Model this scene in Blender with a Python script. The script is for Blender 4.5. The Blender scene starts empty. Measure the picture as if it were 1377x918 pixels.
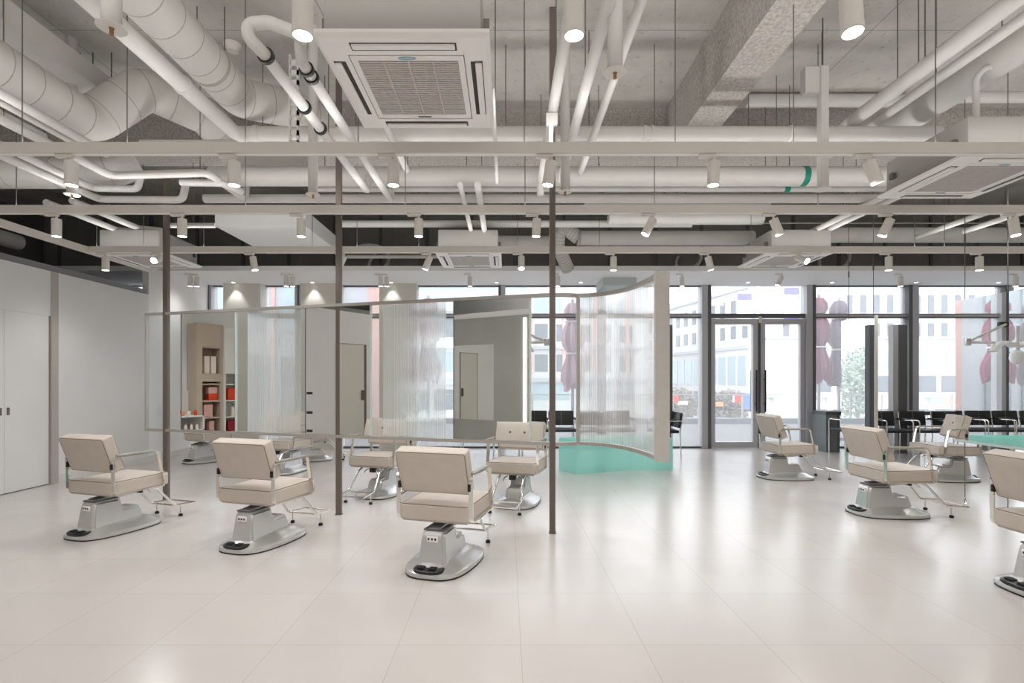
import bpy, bmesh, math, random
from mathutils import Vector, Matrix
random.seed(7)
C = bpy.context.scene.collection
PI = math.pi
F, H, VX, VY = 684.0, 1.29, 681.0, 512.0      # focal length and vanishing point measured for a 1377x918 frame
def at(px, py, Y): return Vector(((px-VX)/F*Y, Y, H-(py-VY)/F*Y))
def gx(px, Y): return (px-VX)/F*Y
def gz(py, Y): return H-(py-VY)/F*Y

# ------------------------------------------------------------------ materials
def newmat(name):
    m = bpy.data.materials.new(name); m.use_nodes = True
    nt = m.node_tree; nt.nodes.clear()
    return m, nt, nt.nodes.new('ShaderNodeOutputMaterial')
def N(nt, t, **kw):
    n = nt.nodes.new(t)
    for k, v in kw.items():
        if k in n.inputs: n.inputs[k].default_value = v
        else: setattr(n, k, v)
    return n
def col(c): return (c[0], c[1], c[2], 1.0)
def srgb(r, g, b):
    f = lambda v: (v/255/12.92) if v/255 <= .04045 else ((v/255+.055)/1.055)**2.4
    return (f(r), f(g), f(b))
def pbr(name, c, rough=.5, metal=0.0, var=0.0, vscale=6.0, bump=0.0, bscale=60.0, coat=0.0, spec=.5):
    m, nt, out = newmat(name)
    b = N(nt, 'ShaderNodeBsdfPrincipled', Roughness=rough, Metallic=metal)
    b.inputs['Base Color'].default_value = col(c)
    b.inputs['Specular IOR Level'].default_value = spec
    if coat: b.inputs['Coat Weight'].default_value = coat
    nt.links.new(b.outputs[0], out.inputs[0])
    tc = N(nt, 'ShaderNodeTexCoord')
    if var:
        no = N(nt, 'ShaderNodeTexNoise', Scale=vscale, Detail=6.0)
        nt.links.new(tc.outputs['Object'], no.inputs['Vector'])
        rp = N(nt, 'ShaderNodeMapRange'); rp.inputs['From Min'].default_value = .3; rp.inputs['From Max'].default_value = .7
        rp.inputs['To Min'].default_value = 1-var; rp.inputs['To Max'].default_value = 1+var*.4
        nt.links.new(no.outputs[0], rp.inputs[0])
        mx = N(nt, 'ShaderNodeMix', data_type='RGBA', blend_type='MULTIPLY'); mx.inputs[0].default_value = 1
        mx.inputs[6].default_value = col(c); nt.links.new(rp.outputs[0], mx.inputs[7]); nt.links.new(mx.outputs[2], b.inputs['Base Color'])
    if bump:
        n2 = N(nt, 'ShaderNodeTexNoise', Scale=bscale, Detail=4.0)
        nt.links.new(tc.outputs['Object'], n2.inputs['Vector'])
        bp = N(nt, 'ShaderNodeBump', Strength=bump, Distance=.02)
        nt.links.new(n2.outputs[0], bp.inputs['Height']); nt.links.new(bp.outputs[0], b.inputs['Normal'])
    return m
def emit(name, c, s):
    m, nt, out = newmat(name); e = N(nt, 'ShaderNodeEmission', Strength=s); e.inputs[0].default_value = col(c)
    nt.links.new(e.outputs[0], out.inputs[0]); return m
def glass(name, tint=(.97,.985,.98), refl=1.0, glare_veil=0.0):
    m, nt, out = newmat(name)
    t = N(nt, 'ShaderNodeBsdfTransparent'); t.inputs[0].default_value = col(tint)
    g = N(nt, 'ShaderNodeBsdfGlossy', Roughness=0.0); g.inputs[0].default_value = (1,1,1,1)
    lw = N(nt, 'ShaderNodeLayerWeight', Blend=.5)
    pw = N(nt, 'ShaderNodeMath', operation='POWER'); pw.inputs[1].default_value = 5.0; nt.links.new(lw.outputs['Facing'], pw.inputs[0])
    mm = N(nt, 'ShaderNodeMath', operation='MULTIPLY_ADD'); mm.inputs[1].default_value = .9*refl; mm.inputs[2].default_value = .035*refl
    nt.links.new(pw.outputs[0], mm.inputs[0])
    mx = N(nt, 'ShaderNodeMixShader'); nt.links.new(mm.outputs[0], mx.inputs[0])
    nt.links.new(t.outputs[0], mx.inputs[1]); nt.links.new(g.outputs[0], mx.inputs[2])
    last = mx
    if glare_veil:
        d = N(nt, 'ShaderNodeBsdfTranslucent'); d.inputs[0].default_value = (.92,.94,.97,1)
        m2 = N(nt, 'ShaderNodeMixShader'); m2.inputs[0].default_value = glare_veil
        nt.links.new(mx.outputs[0], m2.inputs[1]); nt.links.new(d.outputs[0], m2.inputs[2]); last = m2
    nt.links.new(last.outputs[0], out.inputs[0]); return m
def mirror(name, c=(.93,.945,.935), rough=0.0):
    m, nt, out = newmat(name); g = N(nt, 'ShaderNodeBsdfGlossy', Roughness=rough); g.inputs[0].default_value = col(c)
    nt.links.new(g.outputs[0], out.inputs[0]); return m
def polycarb():
    m, nt, out = newmat('ribbed_polycarbonate')
    uv = N(nt, 'ShaderNodeUVMap'); sep = N(nt, 'ShaderNodeSeparateXYZ'); nt.links.new(uv.outputs[0], sep.inputs[0])
    mul = N(nt, 'ShaderNodeMath', operation='MULTIPLY'); mul.inputs[1].default_value = 130.0; nt.links.new(sep.outputs[0], mul.inputs[0])
    nz = N(nt, 'ShaderNodeTexNoise', noise_dimensions='1D', Scale=1.0, Detail=3.0, Roughness=.7); nt.links.new(mul.outputs[0], nz.inputs['W'])
    # sheet ribs tilt the normal so the view behind is smeared sideways
    mul2 = N(nt, 'ShaderNodeMath', operation='MULTIPLY'); mul2.inputs[1].default_value = 320.0; nt.links.new(sep.outputs[0], mul2.inputs[0])
    sn = N(nt, 'ShaderNodeMath', operation='SINE'); nt.links.new(mul2.outputs[0], sn.inputs[0])
    bp = N(nt, 'ShaderNodeBump', Strength=.22, Distance=.004); nt.links.new(sn.outputs[0], bp.inputs['Height'])
    rf = N(nt, 'ShaderNodeBsdfRefraction', Roughness=.22, IOR=1.12); rf.inputs[0].default_value = (.97,.97,.98,1)
    nt.links.new(bp.outputs[0], rf.inputs['Normal'])
    tr = N(nt, 'ShaderNodeBsdfTransparent'); tr.inputs[0].default_value = (.95,.96,.97,1)
    a = N(nt, 'ShaderNodeMixShader'); a.inputs[0].default_value = .5
    nt.links.new(tr.outputs[0], a.inputs[1]); nt.links.new(rf.outputs[0], a.inputs[2])
    tl = N(nt, 'ShaderNodeBsdfTranslucent'); tl.inputs[0].default_value = (.97,.96,.95,1)
    df = N(nt, 'ShaderNodeBsdfDiffuse'); df.inputs[0].default_value = (.95,.94,.93,1)
    b = N(nt, 'ShaderNodeMixShader'); b.inputs[0].default_value = .6
    nt.links.new(tl.outputs[0], b.inputs[1]); nt.links.new(df.outputs[0], b.inputs[2])
    mr = N(nt, 'ShaderNodeMapRange'); mr.inputs['From Min'].default_value = .3; mr.inputs['From Max'].default_value = .7
    mr.inputs['To Min'].default_value = .26; mr.inputs['To Max'].default_value = .60
    nt.links.new(nz.outputs[0], mr.inputs[0])
    f = N(nt, 'ShaderNodeMixShader'); nt.links.new(mr.outputs[0], f.inputs[0])
    nt.links.new(a.outputs[0], f.inputs[1]); nt.links.new(b.outputs[0], f.inputs[2])
    nt.links.new(f.outputs[0], out.inputs[0]); return m
def floor_mat():
    m, nt, out = newmat('floor_tiles'); L = nt.links
    geo = N(nt, 'ShaderNodeTexCoord'); sep = N(nt, 'ShaderNodeSeparateXYZ'); L.new(geo.outputs['Object'], sep.inputs[0])
    def M(op, a, b=None):
        n = N(nt, 'ShaderNodeMath', operation=op)
        for i, v in enumerate((a, b)):
            if v is None: continue
            if isinstance(v, (int, float)): n.inputs[i].default_value = v
            else: L.new(v, n.inputs[i])
        return n.outputs[0]
    u = M('DIVIDE', M('SUBTRACT', sep.outputs[0], .07), .6); v = M('DIVIDE', M('SUBTRACT', sep.outputs[1], 2.486), .6)
    du = M('ABSOLUTE', M('SUBTRACT', M('FRACT', u), .5)); dv = M('ABSOLUTE', M('SUBTRACT', M('FRACT', v), .5))
    line = M('GREATER_THAN', M('MAXIMUM', du, dv), .4965)
    cmb = N(nt, 'ShaderNodeCombineXYZ'); L.new(M('FLOOR', u), cmb.inputs[0]); L.new(M('FLOOR', v), cmb.inputs[1])
    wn = N(nt, 'ShaderNodeTexWhiteNoise'); L.new(cmb.outputs[0], wn.inputs['Vector'])
    n1 = N(nt, 'ShaderNodeTexNoise', Scale=2.2, Detail=8.0, Roughness=.6); L.new(geo.outputs['Object'], n1.inputs['Vector'])
    tone = M('ADD', M('MULTIPLY', wn.outputs[0], .035), M('MULTIPLY', n1.outputs[0], .10))
    val = M('ADD', tone, .90)
    b = N(nt, 'ShaderNodeBsdfPrincipled'); b.inputs['Specular IOR Level'].default_value = .6
    mx = N(nt, 'ShaderNodeMix', data_type='RGBA', blend_type='MULTIPLY'); mx.inputs[0].default_value = 1
    mx.inputs[6].default_value = col(srgb(208,203,199)); L.new(val, mx.inputs[7])
    m2 = N(nt, 'ShaderNodeMix', data_type='RGBA'); L.new(M('MULTIPLY', line, .38), m2.inputs[0]); L.new(mx.outputs[2], m2.inputs[6]); m2.inputs[7].default_value = col(srgb(150,142,134))
    L.new(m2.outputs[2], b.inputs['Base Color'])
    L.new(M('ADD', M('MULTIPLY', n1.outputs[0], .04), .20), b.inputs['Roughness'])
    bp = N(nt, 'ShaderNodeBump', Strength=.06, Distance=.004); n3 = N(nt, 'ShaderNodeTexNoise', Scale=35.0, Detail=3.0); L.new(geo.outputs['Object'], n3.inputs['Vector'])
    L.new(n3.outputs[0], bp.inputs['Height']); L.new(bp.outputs[0], b.inputs['Normal'])
    L.new(b.outputs[0], out.inputs[0]); return m
def concrete(name, c, dark=.7, sc=1.6):
    m, nt, out = newmat(name); L = nt.links
    tc = N(nt, 'ShaderNodeTexCoord')
    n1 = N(nt, 'ShaderNodeTexNoise', Scale=sc, Detail=9.0, Roughness=.65); L.new(tc.outputs['Object'], n1.inputs['Vector'])
    n2 = N(nt, 'ShaderNodeTexNoise', Scale=sc*9, Detail=5.0, Roughness=.7); L.new(tc.outputs['Object'], n2.inputs['Vector'])
    r1 = N(nt, 'ShaderNodeMapRange'); r1.inputs['From Min'].default_value=.35; r1.inputs['From Max'].default_value=.65; r1.inputs['To Min'].default_value=dark; r1.inputs['To Max'].default_value=1.05
    L.new(n1.outputs[0], r1.inputs[0])
    r2 = N(nt, 'ShaderNodeMapRange'); r2.inputs['From Min'].default_value=.25; r2.inputs['From Max'].default_value=.42; r2.inputs['To Min'].default_value=.55; r2.inputs['To Max'].default_value=1.0
    L.new(n2.outputs[0], r2.inputs[0])
    mu = N(nt, 'ShaderNodeMath', operation='MULTIPLY'); L.new(r1.outputs[0], mu.inputs[0]); L.new(r2.outputs[0], mu.inputs[1])
    # board joints of the formwork
    sep = N(nt, 'ShaderNodeSeparateXYZ'); L.new(tc.outputs['Object'], sep.inputs[0])
    def joint(o, period, off):
        a = N(nt, 'ShaderNodeMath', operation='ADD'); a.inputs[1].default_value = off; L.new(o, a.inputs[0])
        d = N(nt, 'ShaderNodeMath', operation='DIVIDE'); d.inputs[1].default_value = period; L.new(a.outputs[0], d.inputs[0])
        f = N(nt, 'ShaderNodeMath', operation='FRACT'); L.new(d.outputs[0], f.inputs[0])
        g = N(nt, 'ShaderNodeMath', operation='GREATER_THAN'); g.inputs[1].default_value = .008/period*1.2; L.new(f.outputs[0], g.inputs[0])
        r = N(nt, 'ShaderNodeMapRange'); r.inputs['To Min'].default_value=.55; L.new(g.outputs[0], r.inputs[0]); return r.outputs[0]
    mj = N(nt, 'ShaderNodeMath', operation='MULTIPLY'); L.new(joint(sep.outputs[0], 1.22, .37), mj.inputs[0]); L.new(joint(sep.outputs[1], 2.44, .3), mj.inputs[1])
    m3 = N(nt, 'ShaderNodeMath', operation='MULTIPLY'); L.new(mu.outputs[0], m3.inputs[0]); L.new(mj.outputs[0], m3.inputs[1])
    mx = N(nt, 'ShaderNodeMix', data_type='RGBA', blend_type='MULTIPLY'); mx.inputs[0].default_value = 1; mx.inputs[6].default_value = col(c); L.new(m3.outputs[0], mx.inputs[7])
    b = N(nt, 'ShaderNodeBsdfPrincipled', Roughness=.9); L.new(mx.outputs[2], b.inputs['Base Color'])
    bp = N(nt, 'ShaderNodeBump', Strength=.35, Distance=.02); L.new(n2.outputs[0], bp.inputs['Height']); L.new(bp.outputs[0], b.inputs['Normal'])
    L.new(b.outputs[0], out.inputs[0]); return m
def brick(name, c1, c2, mortar, sc=3.0):
    m, nt, out = newmat(name); L = nt.links
    tc = N(nt, 'ShaderNodeTexCoord'); mp = N(nt, 'ShaderNodeMapping'); mp.inputs['Rotation'].default_value = (PI/2, 0, 0); L.new(tc.outputs['Object'], mp.inputs[0])
    bt = N(nt, 'ShaderNodeTexBrick', Scale=sc); bt.inputs['Color1'].default_value=col(c1); bt.inputs['Color2'].default_value=col(c2); bt.inputs['Mortar'].default_value=col(mortar)
    L.new(mp.outputs[0], bt.inputs[0]); b = N(nt, 'ShaderNodeBsdfPrincipled', Roughness=.85); L.new(bt.outputs[0], b.inputs['Base Color']); L.new(b.outputs[0], out.inputs[0]); return m
def planks(name, c):
    m, nt, out = newmat(name); L = nt.links
    tc = N(nt, 'ShaderNodeTexCoord'); sep = N(nt, 'ShaderNodeSeparateXYZ'); L.new(tc.outputs['Object'], sep.inputs[0])
    d = N(nt, 'ShaderNodeMath', operation='DIVIDE'); d.inputs[1].default_value=.14; L.new(sep.outputs[1], d.inputs[0])
    f = N(nt, 'ShaderNodeMath', operation='FRACT'); L.new(d.outputs[0], f.inputs[0]); fl = N(nt, 'ShaderNodeMath', operation='FLOOR'); L.new(d.outputs[0], fl.inputs[0])
    g = N(nt, 'ShaderNodeMath', operation='GREATER_THAN'); g.inputs[1].default_value=.06; L.new(f.outputs[0], g.inputs[0])
    wn = N(nt, 'ShaderNodeTexWhiteNoise', noise_dimensions='1D'); L.new(fl.outputs[0], wn.inputs['W'])
    r = N(nt, 'ShaderNodeMapRange'); r.inputs['To Min'].default_value=.8; L.new(wn.outputs[0], r.inputs[0])
    mu = N(nt, 'ShaderNodeMath', operation='MULTIPLY'); L.new(r.outputs[0], mu.inputs[0]); r3 = N(nt, 'ShaderNodeMapRange'); r3.inputs['To Min'].default_value=.5; L.new(g.outputs[0], r3.inputs[0]); L.new(r3.outputs[0], mu.inputs[1])
    mx = N(nt, 'ShaderNodeMix', data_type='RGBA', blend_type='MULTIPLY'); mx.inputs[0].default_value=1; mx.inputs[6].default_value=col(c); L.new(mu.outputs[0], mx.inputs[7])
    b = N(nt, 'ShaderNodeBsdfPrincipled', Roughness=.7); L.new(mx.outputs[2], b.inputs['Base Color']); L.new(b.outputs[0], out.inputs[0]); return m
def acrylic(name, c):
    m, nt, out = newmat(name); L = nt.links
    tl = N(nt, 'ShaderNodeBsdfTranslucent'); tl.inputs[0].default_value=col(c)
    df = N(nt, 'ShaderNodeBsdfDiffuse'); df.inputs[0].default_value=col(c)
    tr = N(nt, 'ShaderNodeBsdfTransparent'); tr.inputs[0].default_value=(.74,.98,.955,1)
    a = N(nt, 'ShaderNodeMixShader'); a.inputs[0].default_value=.62; L.new(tl.outputs[0], a.inputs[1]); L.new(df.outputs[0], a.inputs[2])
    b = N(nt, 'ShaderNodeMixShader'); b.inputs[0].default_value=.42; L.new(a.outputs[0], b.inputs[1]); L.new(tr.outputs[0], b.inputs[2])
    g = N(nt, 'ShaderNodeBsdfGlossy', Roughness=.15); fr = N(nt, 'ShaderNodeValue'); fr.outputs[0].default_value = .05
    f = N(nt, 'ShaderNodeMixShader'); L.new(fr.outputs[0], f.inputs[0]); L.new(b.outputs[0], f.inputs[1]); L.new(g.outputs[0], f.inputs[2])
    L.new(f.outputs[0], out.inputs[0]); return m

M = {}
M['floor'] = floor_mat()
M['wall'] = pbr('matt_wall_paint', srgb(234,233,232), .75, var=.03, vscale=1.5)
M['wall_cool'] = pbr('white_plaster', srgb(247,246,246), .8)
M['beige_wall'] = pbr('beige_wall_panel', srgb(220,217,209), .7)
M['slab'] = concrete('white_painted_concrete', srgb(190,186,180), .78)
M['beam'] = pbr('sprayed_rough_plaster', srgb(186,181,174), .95, var=.32, vscale=38, bump=1.0, bscale=42)
M['dark'] = pbr('dark_grey_void', srgb(138,136,132), .9, var=.15, vscale=2)
M['darker'] = pbr('charcoal_void', srgb(104,103,100), .9)
M['pipe'] = pbr('white_painted_pipe', srgb(206,203,199), .5, var=.05, vscale=5)
M['duct'] = pbr('white_wrapped_duct', srgb(203,200,195), .6, var=.06, vscale=4)
M['seam'] = pbr('duct_seam', srgb(170,164,156), .7)
M['track'] = pbr('white_light_track', srgb(226,222,216), .45)
M['lamp'] = pbr('white_lamp_metal', srgb(232,228,223), .4)
M['lens'] = emit('lit_lamp_lens', (1.0,.95,.86), 14.0)
M['lens_low'] = emit('lit_downlight', (1.0,.96,.9), 5.0)
M['rod'] = pbr('galvanised_rod', srgb(120,117,112), .45, .7)
M['pole'] = pbr('dark_brown_steel', srgb(112,102,95), .45, .25)
M['rail'] = pbr('satin_nickel_frame', srgb(184,180,174), .35, .4)
M['post'] = pbr('brushed_steel_post', srgb(214,211,206), .42, .25, var=.05, vscale=30)
M['mirror'] = mirror('silver_mirror')
M['gedge'] = pbr('green_glass_edge', srgb(204,218,213), .2)
M['glass'] = glass('clear_glass')
M['wglass'] = glass('window_glass', (.97,.98,.985), 1.0, glare_veil=.12)  # translucent veil puts the hazy outdoor glare into the pane
M['poly'] = polycarb()
M['alu'] = pbr('grey_aluminium', srgb(192,192,195), .5, .1)
M['alud'] = pbr('dark_grey_gasket', srgb(98,99,102), .5)
M['chrome'] = pbr('polished_chrome', (.82,.79,.75), .12, 1.0)
M['silver'] = pbr('silver_enamel', srgb(218,217,216), .25, .6)
M['leather'] = pbr('beige_leather', srgb(206,195,184), .46, var=.05, vscale=9, bump=.06, bscale=220)
M['piping'] = pbr('brown_piping', srgb(120,104,92), .5)
M['black'] = pbr('black_plastic', srgb(30,29,28), .35)
M['rubber'] = pbr('black_rubber', srgb(24,23,22), .7)
M['bleather'] = pbr('black_leather', srgb(34,35,38), .4)
M['white'] = pbr('white_plastic', srgb(251,249,247), .4)
M['acgrey'] = pbr('grey_grille', srgb(205,198,194), .5)
M['acslot'] = pbr('dark_slot', srgb(70,64,60), .7)
M['green'] = pbr('green_tape', srgb(20,130,110), .5)
M['blue'] = pbr('pale_blue_badge', srgb(160,190,202), .4)
M['bluegrey'] = pbr('blue_grey_badge', srgb(110,115,140), .4)
M['teal'] = acrylic('teal_acrylic', srgb(196,250,241))
M['steel'] = pbr('brushed_stainless_panel', srgb(196,196,192), .34, .3, var=.06, vscale=2)
M['led'] = emit('led_strip', (1.0,.95,.88), 3.5)
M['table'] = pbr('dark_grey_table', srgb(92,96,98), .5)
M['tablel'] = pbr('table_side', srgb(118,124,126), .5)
M['deck'] = planks('grey_deck', srgb(104,103,104))
M['kerb'] = pbr('grey_kerb', srgb(118,120,124), .8)
M['street'] = pbr('pale_street', srgb(190,190,190), .9)
M['bwhite'] = pbr('white_building_wall', srgb(206,205,203), .85, var=.02, vscale=.5)
M['bgrey'] = pbr('grey_building_wall', srgb(172,175,180), .85)
M['bpink'] = brick('salmon_brick', srgb(196,152,142), srgb(204,162,150), srgb(188,152,142), 3.0)
M['bwin'] = pbr('building_window', srgb(104,110,116), .25)
M['bwinl'] = pbr('pale_window', srgb(158,176,182), .2)
M['borange'] = pbr('orange_panel', srgb(226,188,160), .8)
M['red'] = pbr('burgundy_canvas', srgb(146,56,86), .85, var=.2, vscale=8)
M['purple'] = pbr('grey_purple_canvas', srgb(134,116,132), .85, var=.2, vscale=8)
M['pinkc'] = pbr('pink_canvas', srgb(214,176,190), .85)
M['leaf'] = pbr('hazy_leaves', srgb(150,162,150), .8)
M['trunk'] = pbr('tree_bark', srgb(130,122,112), .9)
M['flag'] = pbr('purple_flag', srgb(112,104,178), .8)
M['flagw'] = pbr('white_flag', srgb(238,238,240), .8)
M['wood'] = pbr('pale_wood_shelf', srgb(190,174,158), .6)
M['whiteshelf'] = pbr('white_shelf', srgb(226,224,220), .5)
for n, c in dict(s_red=(190,50,36), s_or=(228,140,90), s_blue=(90,120,180), s_yel=(226,216,170), s_grn=(150,190,150), s_wh=(238,238,236), s_gr=(130,132,136),
                 p_pink=(222,176,168), p_red=(226,74,40), p_teal=(150,200,190), p_dred=(150,30,40), p_cream=(236,226,214), p_blk=(30,30,32)).items():
    M[n] = pbr({'s':'sign_','p':'carton_'}[n[0]]+n[2:]+'_colour', srgb(*c), .6)

# ------------------------------------------------------------------ mesh builders
class MB:
    def __init__(s): s.v=[]; s.f=[]; s.sm=[]; s.uv=None
    def add(s, vs, fs, smooth=False):
        o=len(s.v); s.v+= [tuple(v) for v in vs]; s.f+= [tuple(i+o for i in f) for f in fs]; s.sm+=[smooth]*len(fs); return s
    def box(s, x0,x1,y0,y1,z0,z1, T=None):
        vs=[Vector(p) for p in ((x0,y0,z0),(x1,y0,z0),(x1,y1,z0),(x0,y1,z0),(x0,y0,z1),(x1,y0,z1),(x1,y1,z1),(x0,y1,z1))]
        if T is not None: vs=[T@v for v in vs]
        return s.add(vs, [(0,3,2,1),(4,5,6,7),(0,1,5,4),(1,2,6,5),(2,3,7,6),(3,0,4,7)])
    def rbox(s, c, d, bev=.01, seg=2, T=None, cuts=0, puff=None):
        bm=bmesh.new(); bmesh.ops.create_cube(bm,size=1.0)
        for v in bm.verts: v.co=Vector((v.co.x*d[0],v.co.y*d[1],v.co.z*d[2]))
        if cuts: bmesh.ops.subdivide_edges(bm,edges=bm.edges[:],cuts=cuts,use_grid_fill=True)
        es=[e for e in bm.edges if len(e.link_faces)==2 and e.calc_face_angle(0)>.5]
        bmesh.ops.bevel(bm,geom=es,offset=bev,segments=seg,affect='EDGES',profile=.5)
        if puff:
            for v in bm.verts: v.co=puff(v.co.copy())
        vs=[v.co+Vector(c) for v in bm.verts]
        if T is not None: vs=[T@v for v in vs]
        bm.verts.index_update(); fs=[[v.index for v in f.verts] for f in bm.faces]; bm.free()
        return s.add(vs,fs,True)
    def sweep(s, path, prof, side=None, closed=False, smooth=True, cap=True):
        P=[Vector(p) for p in path]; n=len(P); k=len(prof); rings=[]
        tang=[]
        for i in range(n):
            a=P[(i-1)%n] if (closed or i>0) else P[i]; b=P[(i+1)%n] if (closed or i<n-1) else P[i]
            t=(b-a); t.normalize() if t.length>1e-9 else None; tang.append(t)
        up=None
        for i in range(n):
            t=tang[i]
            if side is not None:
                u=Vector(side); u=(u-t*u.dot(t)).normalized()
            else:
                if up is None:
                    up=Vector((0,0,1)) if abs(t.z)<.9 else Vector((1,0,0))
                u=(up-t*up.dot(t)).normalized(); up=u
            w=t.cross(u)
            sc=1.0
            if (closed or 0<i<n-1):
                d1=(P[i]-P[(i-1)%n]); d2=(P[(i+1)%n]-P[i])
                if d1.length>1e-9 and d2.length>1e-9:
                    ca=max(.3,d1.normalized().dot(t)); sc=1/ca
            rings.append([P[i]+u*a+w*b for a,b in prof] if sc<1.02 else [P[i]+u*a*(sc if side is None else 1)+w*b*sc for a,b in prof])
        vs=[v for r in rings for v in r]; fs=[]
        m=n if closed else n-1
        for i in range(m):
            j=(i+1)%n
            for q in range(k):
                r=(q+1)%k; fs.append((i*k+q,i*k+r,j*k+r,j*k+q))
        s.add(vs,fs,smooth)
        if cap and not closed:
            s.add(rings[0],[tuple(range(k))[::-1]]); s.add(rings[-1],[tuple(range(k))])
        return s
    def tube(s, path, r, seg=12, fillet=0, closed=False):
        if fillet: path=round_path(path,fillet,closed=closed)
        return s.sweep(path,[(r*math.cos(2*PI*i/seg),r*math.sin(2*PI*i/seg)) for i in range(seg)],closed=closed)
    def bar(s, path, w, t, side, fillet=0, closed=False):
        if fillet: path=round_path(path,fillet,closed=closed)
        return s.sweep(path,[(-w/2,-t/2),(w/2,-t/2),(w/2,t/2),(-w/2,t/2)],side=side,closed=closed,smooth=False)
    def lathe(s, prof, o=(0,0,0), seg=24, T=None, cap=True):
        vs=[]; fs=[]; k=len(prof)
        for i in range(seg):
            a=2*PI*i/seg
            for r,z in prof: vs.append(Vector((o[0]+r*math.cos(a),o[1]+r*math.sin(a),o[2]+z)))
        for i in range(seg):
            j=(i+1)%seg
            for q in range(k-1): fs.append((i*k+q,j*k+q,j*k+q+1,i*k+q+1))
        if cap:
            fs.append(tuple(i*k for i in range(seg))[::-1]); fs.append(tuple(i*k+k-1 for i in range(seg)))
        if T is not None: vs=[T@v for v in vs]
        return s.add(vs,fs,True)
    def loft(s, rings, cap=True, smooth=True):
        k=len(rings[0]); vs=[v for r in rings for v in r]; fs=[]
        for i in range(len(rings)-1):
            for q in range(k):
                r=(q+1)%k; fs.append((i*k+q,i*k+r,(i+1)*k+r,(i+1)*k+q))
        s.add(vs,fs,smooth)
        if cap: s.add(rings[0],[tuple(range(k))[::-1]]); s.add(rings[-1],[tuple(range(k))])
        return s
    def prism(s, poly, z0, z1, smooth=False):
        k=len(poly); a=[(x,y,z0) for x,y in poly]; b=[(x,y,z1) for x,y in poly]
        return s.loft([a,b],smooth=smooth)
    def mesh(s, name, m, auto=True):
        me=bpy.data.meshes.new(name); me.from_pydata(s.v,[],s.f); me.materials.append(m)
        me.polygons.foreach_set('use_smooth',s.sm)
        if s.uv:
            l=me.uv_layers.new(name='UVMap')
            for lp in me.loops: l.data[lp.index].uv=s.uv[lp.vertex_index]
        bm=bmesh.new(); bm.from_mesh(me); bmesh.ops.recalc_face_normals(bm,faces=bm.faces[:]) if not s.uv else None
        if any(s.sm):
            for e in bm.edges:
                if len(e.link_faces)==2 and e.calc_face_angle(0)>math.radians(38): e.smooth=False
        bm.to_mesh(me); bm.free(); me.update(); return me
    def build(s, name, m, parent=None):
        o=bpy.data.objects.new(name,s.mesh(name,m)); C.objects.link(o)
        if parent is not None: o.parent=parent
        return o
def round_path(path, r, n=5, closed=False):
    P=[Vector(p) for p in path]; out=[]; L=len(P)
    for i in range(L):
        if not closed and (i==0 or i==L-1): out.append(P[i]); continue
        a=P[(i-1)%L]-P[i]; b=P[(i+1)%L]-P[i]
        if a.length<1e-6 or b.length<1e-6: out.append(P[i]); continue
        an=a.normalized(); bn=b.normalized(); ang=an.angle(bn)
        if ang>PI-.03: out.append(P[i]); continue
        d=min(r/math.tan(ang/2), a.length*.48, b.length*.48)
        p0=P[i]+an*d; p1=P[i]+bn*d
        for k in range(n+1):
            t=k/n; out.append(p0*(1-t)**2+P[i]*2*t*(1-t)+p1*t*t)
    return out
def tag(o, label=None, cat=None, group=None, kind=None):
    if label: o['label']=label
    if cat: o['category']=cat
    if group: o['group']=group
    if kind: o['kind']=kind
    return o
def empty(name, loc=(0,0,0), rz=0):
    o=bpy.data.objects.new(name,None); o.empty_display_size=.1; C.objects.link(o); o.location=loc; o.rotation_euler=(0,0,rz); return o
def thing(name, label, cat, loc=(0,0,0), rz=0, group=None): return tag(empty(name,loc,rz),label,cat,group)
def struct(name, mb, m, parent=None):
    o=mb.build(name,m,parent)
    if parent is None: o['kind']='structure'
    return o
KIDS={}
def dup(root, loc=None, rz=None, parent=None):
    c=root.copy(); C.objects.link(c)
    if parent is not None: c.parent=parent
    if loc is not None: c.location=loc
    if rz is not None: c.rotation_euler=(0,0,rz)
    for ch in list(root.children): dup(ch,parent=c)
    return c
ORD=['leftmost','second','third','fourth','fifth','sixth','seventh','eighth','ninth','tenth','eleventh','twelfth','thirteenth','fourteenth']
def nth(i): return 'leftmost' if i==0 else ORD[i]+' from the left'

# ------------------------------------------------------------------ room shell
WX, WY = -5.69, 9.8                 # left wall face, window wall
SLAB = 4.45
struct('floor', MB().box(-9,10.6,-5.2,WY+.1,-.1,0), M['floor'])
struct('ceiling', MB().box(-9,10.6,-5.2,WY+.3,SLAB,SLAB+.2), M['slab'])
# rough beams
struct('beam', MB().box(1.85,2.2,-5,5.9,3.9,SLAB), M['beam'])
struct('beam', MB().box(-9,10.6,5.9,6.3,3.95,SLAB), M['beam'])
struct('wall_window_upper', MB().box(-9,10.6,WY-.02,WY+.1,3.2,SLAB), M['dark'])
m=MB()
for i in range(22): m.box(-8.6+i*.88,-8.55+i*.88,WY-.06,WY-.02,3.2,SLAB)
struct('trim_upper_wall_studs', m, M['darker'])
# white soffit along the windows
struct('ceiling_soffit', MB().box(-8.2,10.6,8.45,WY+.05,3.12,3.2), M['wall_cool'])
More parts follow.
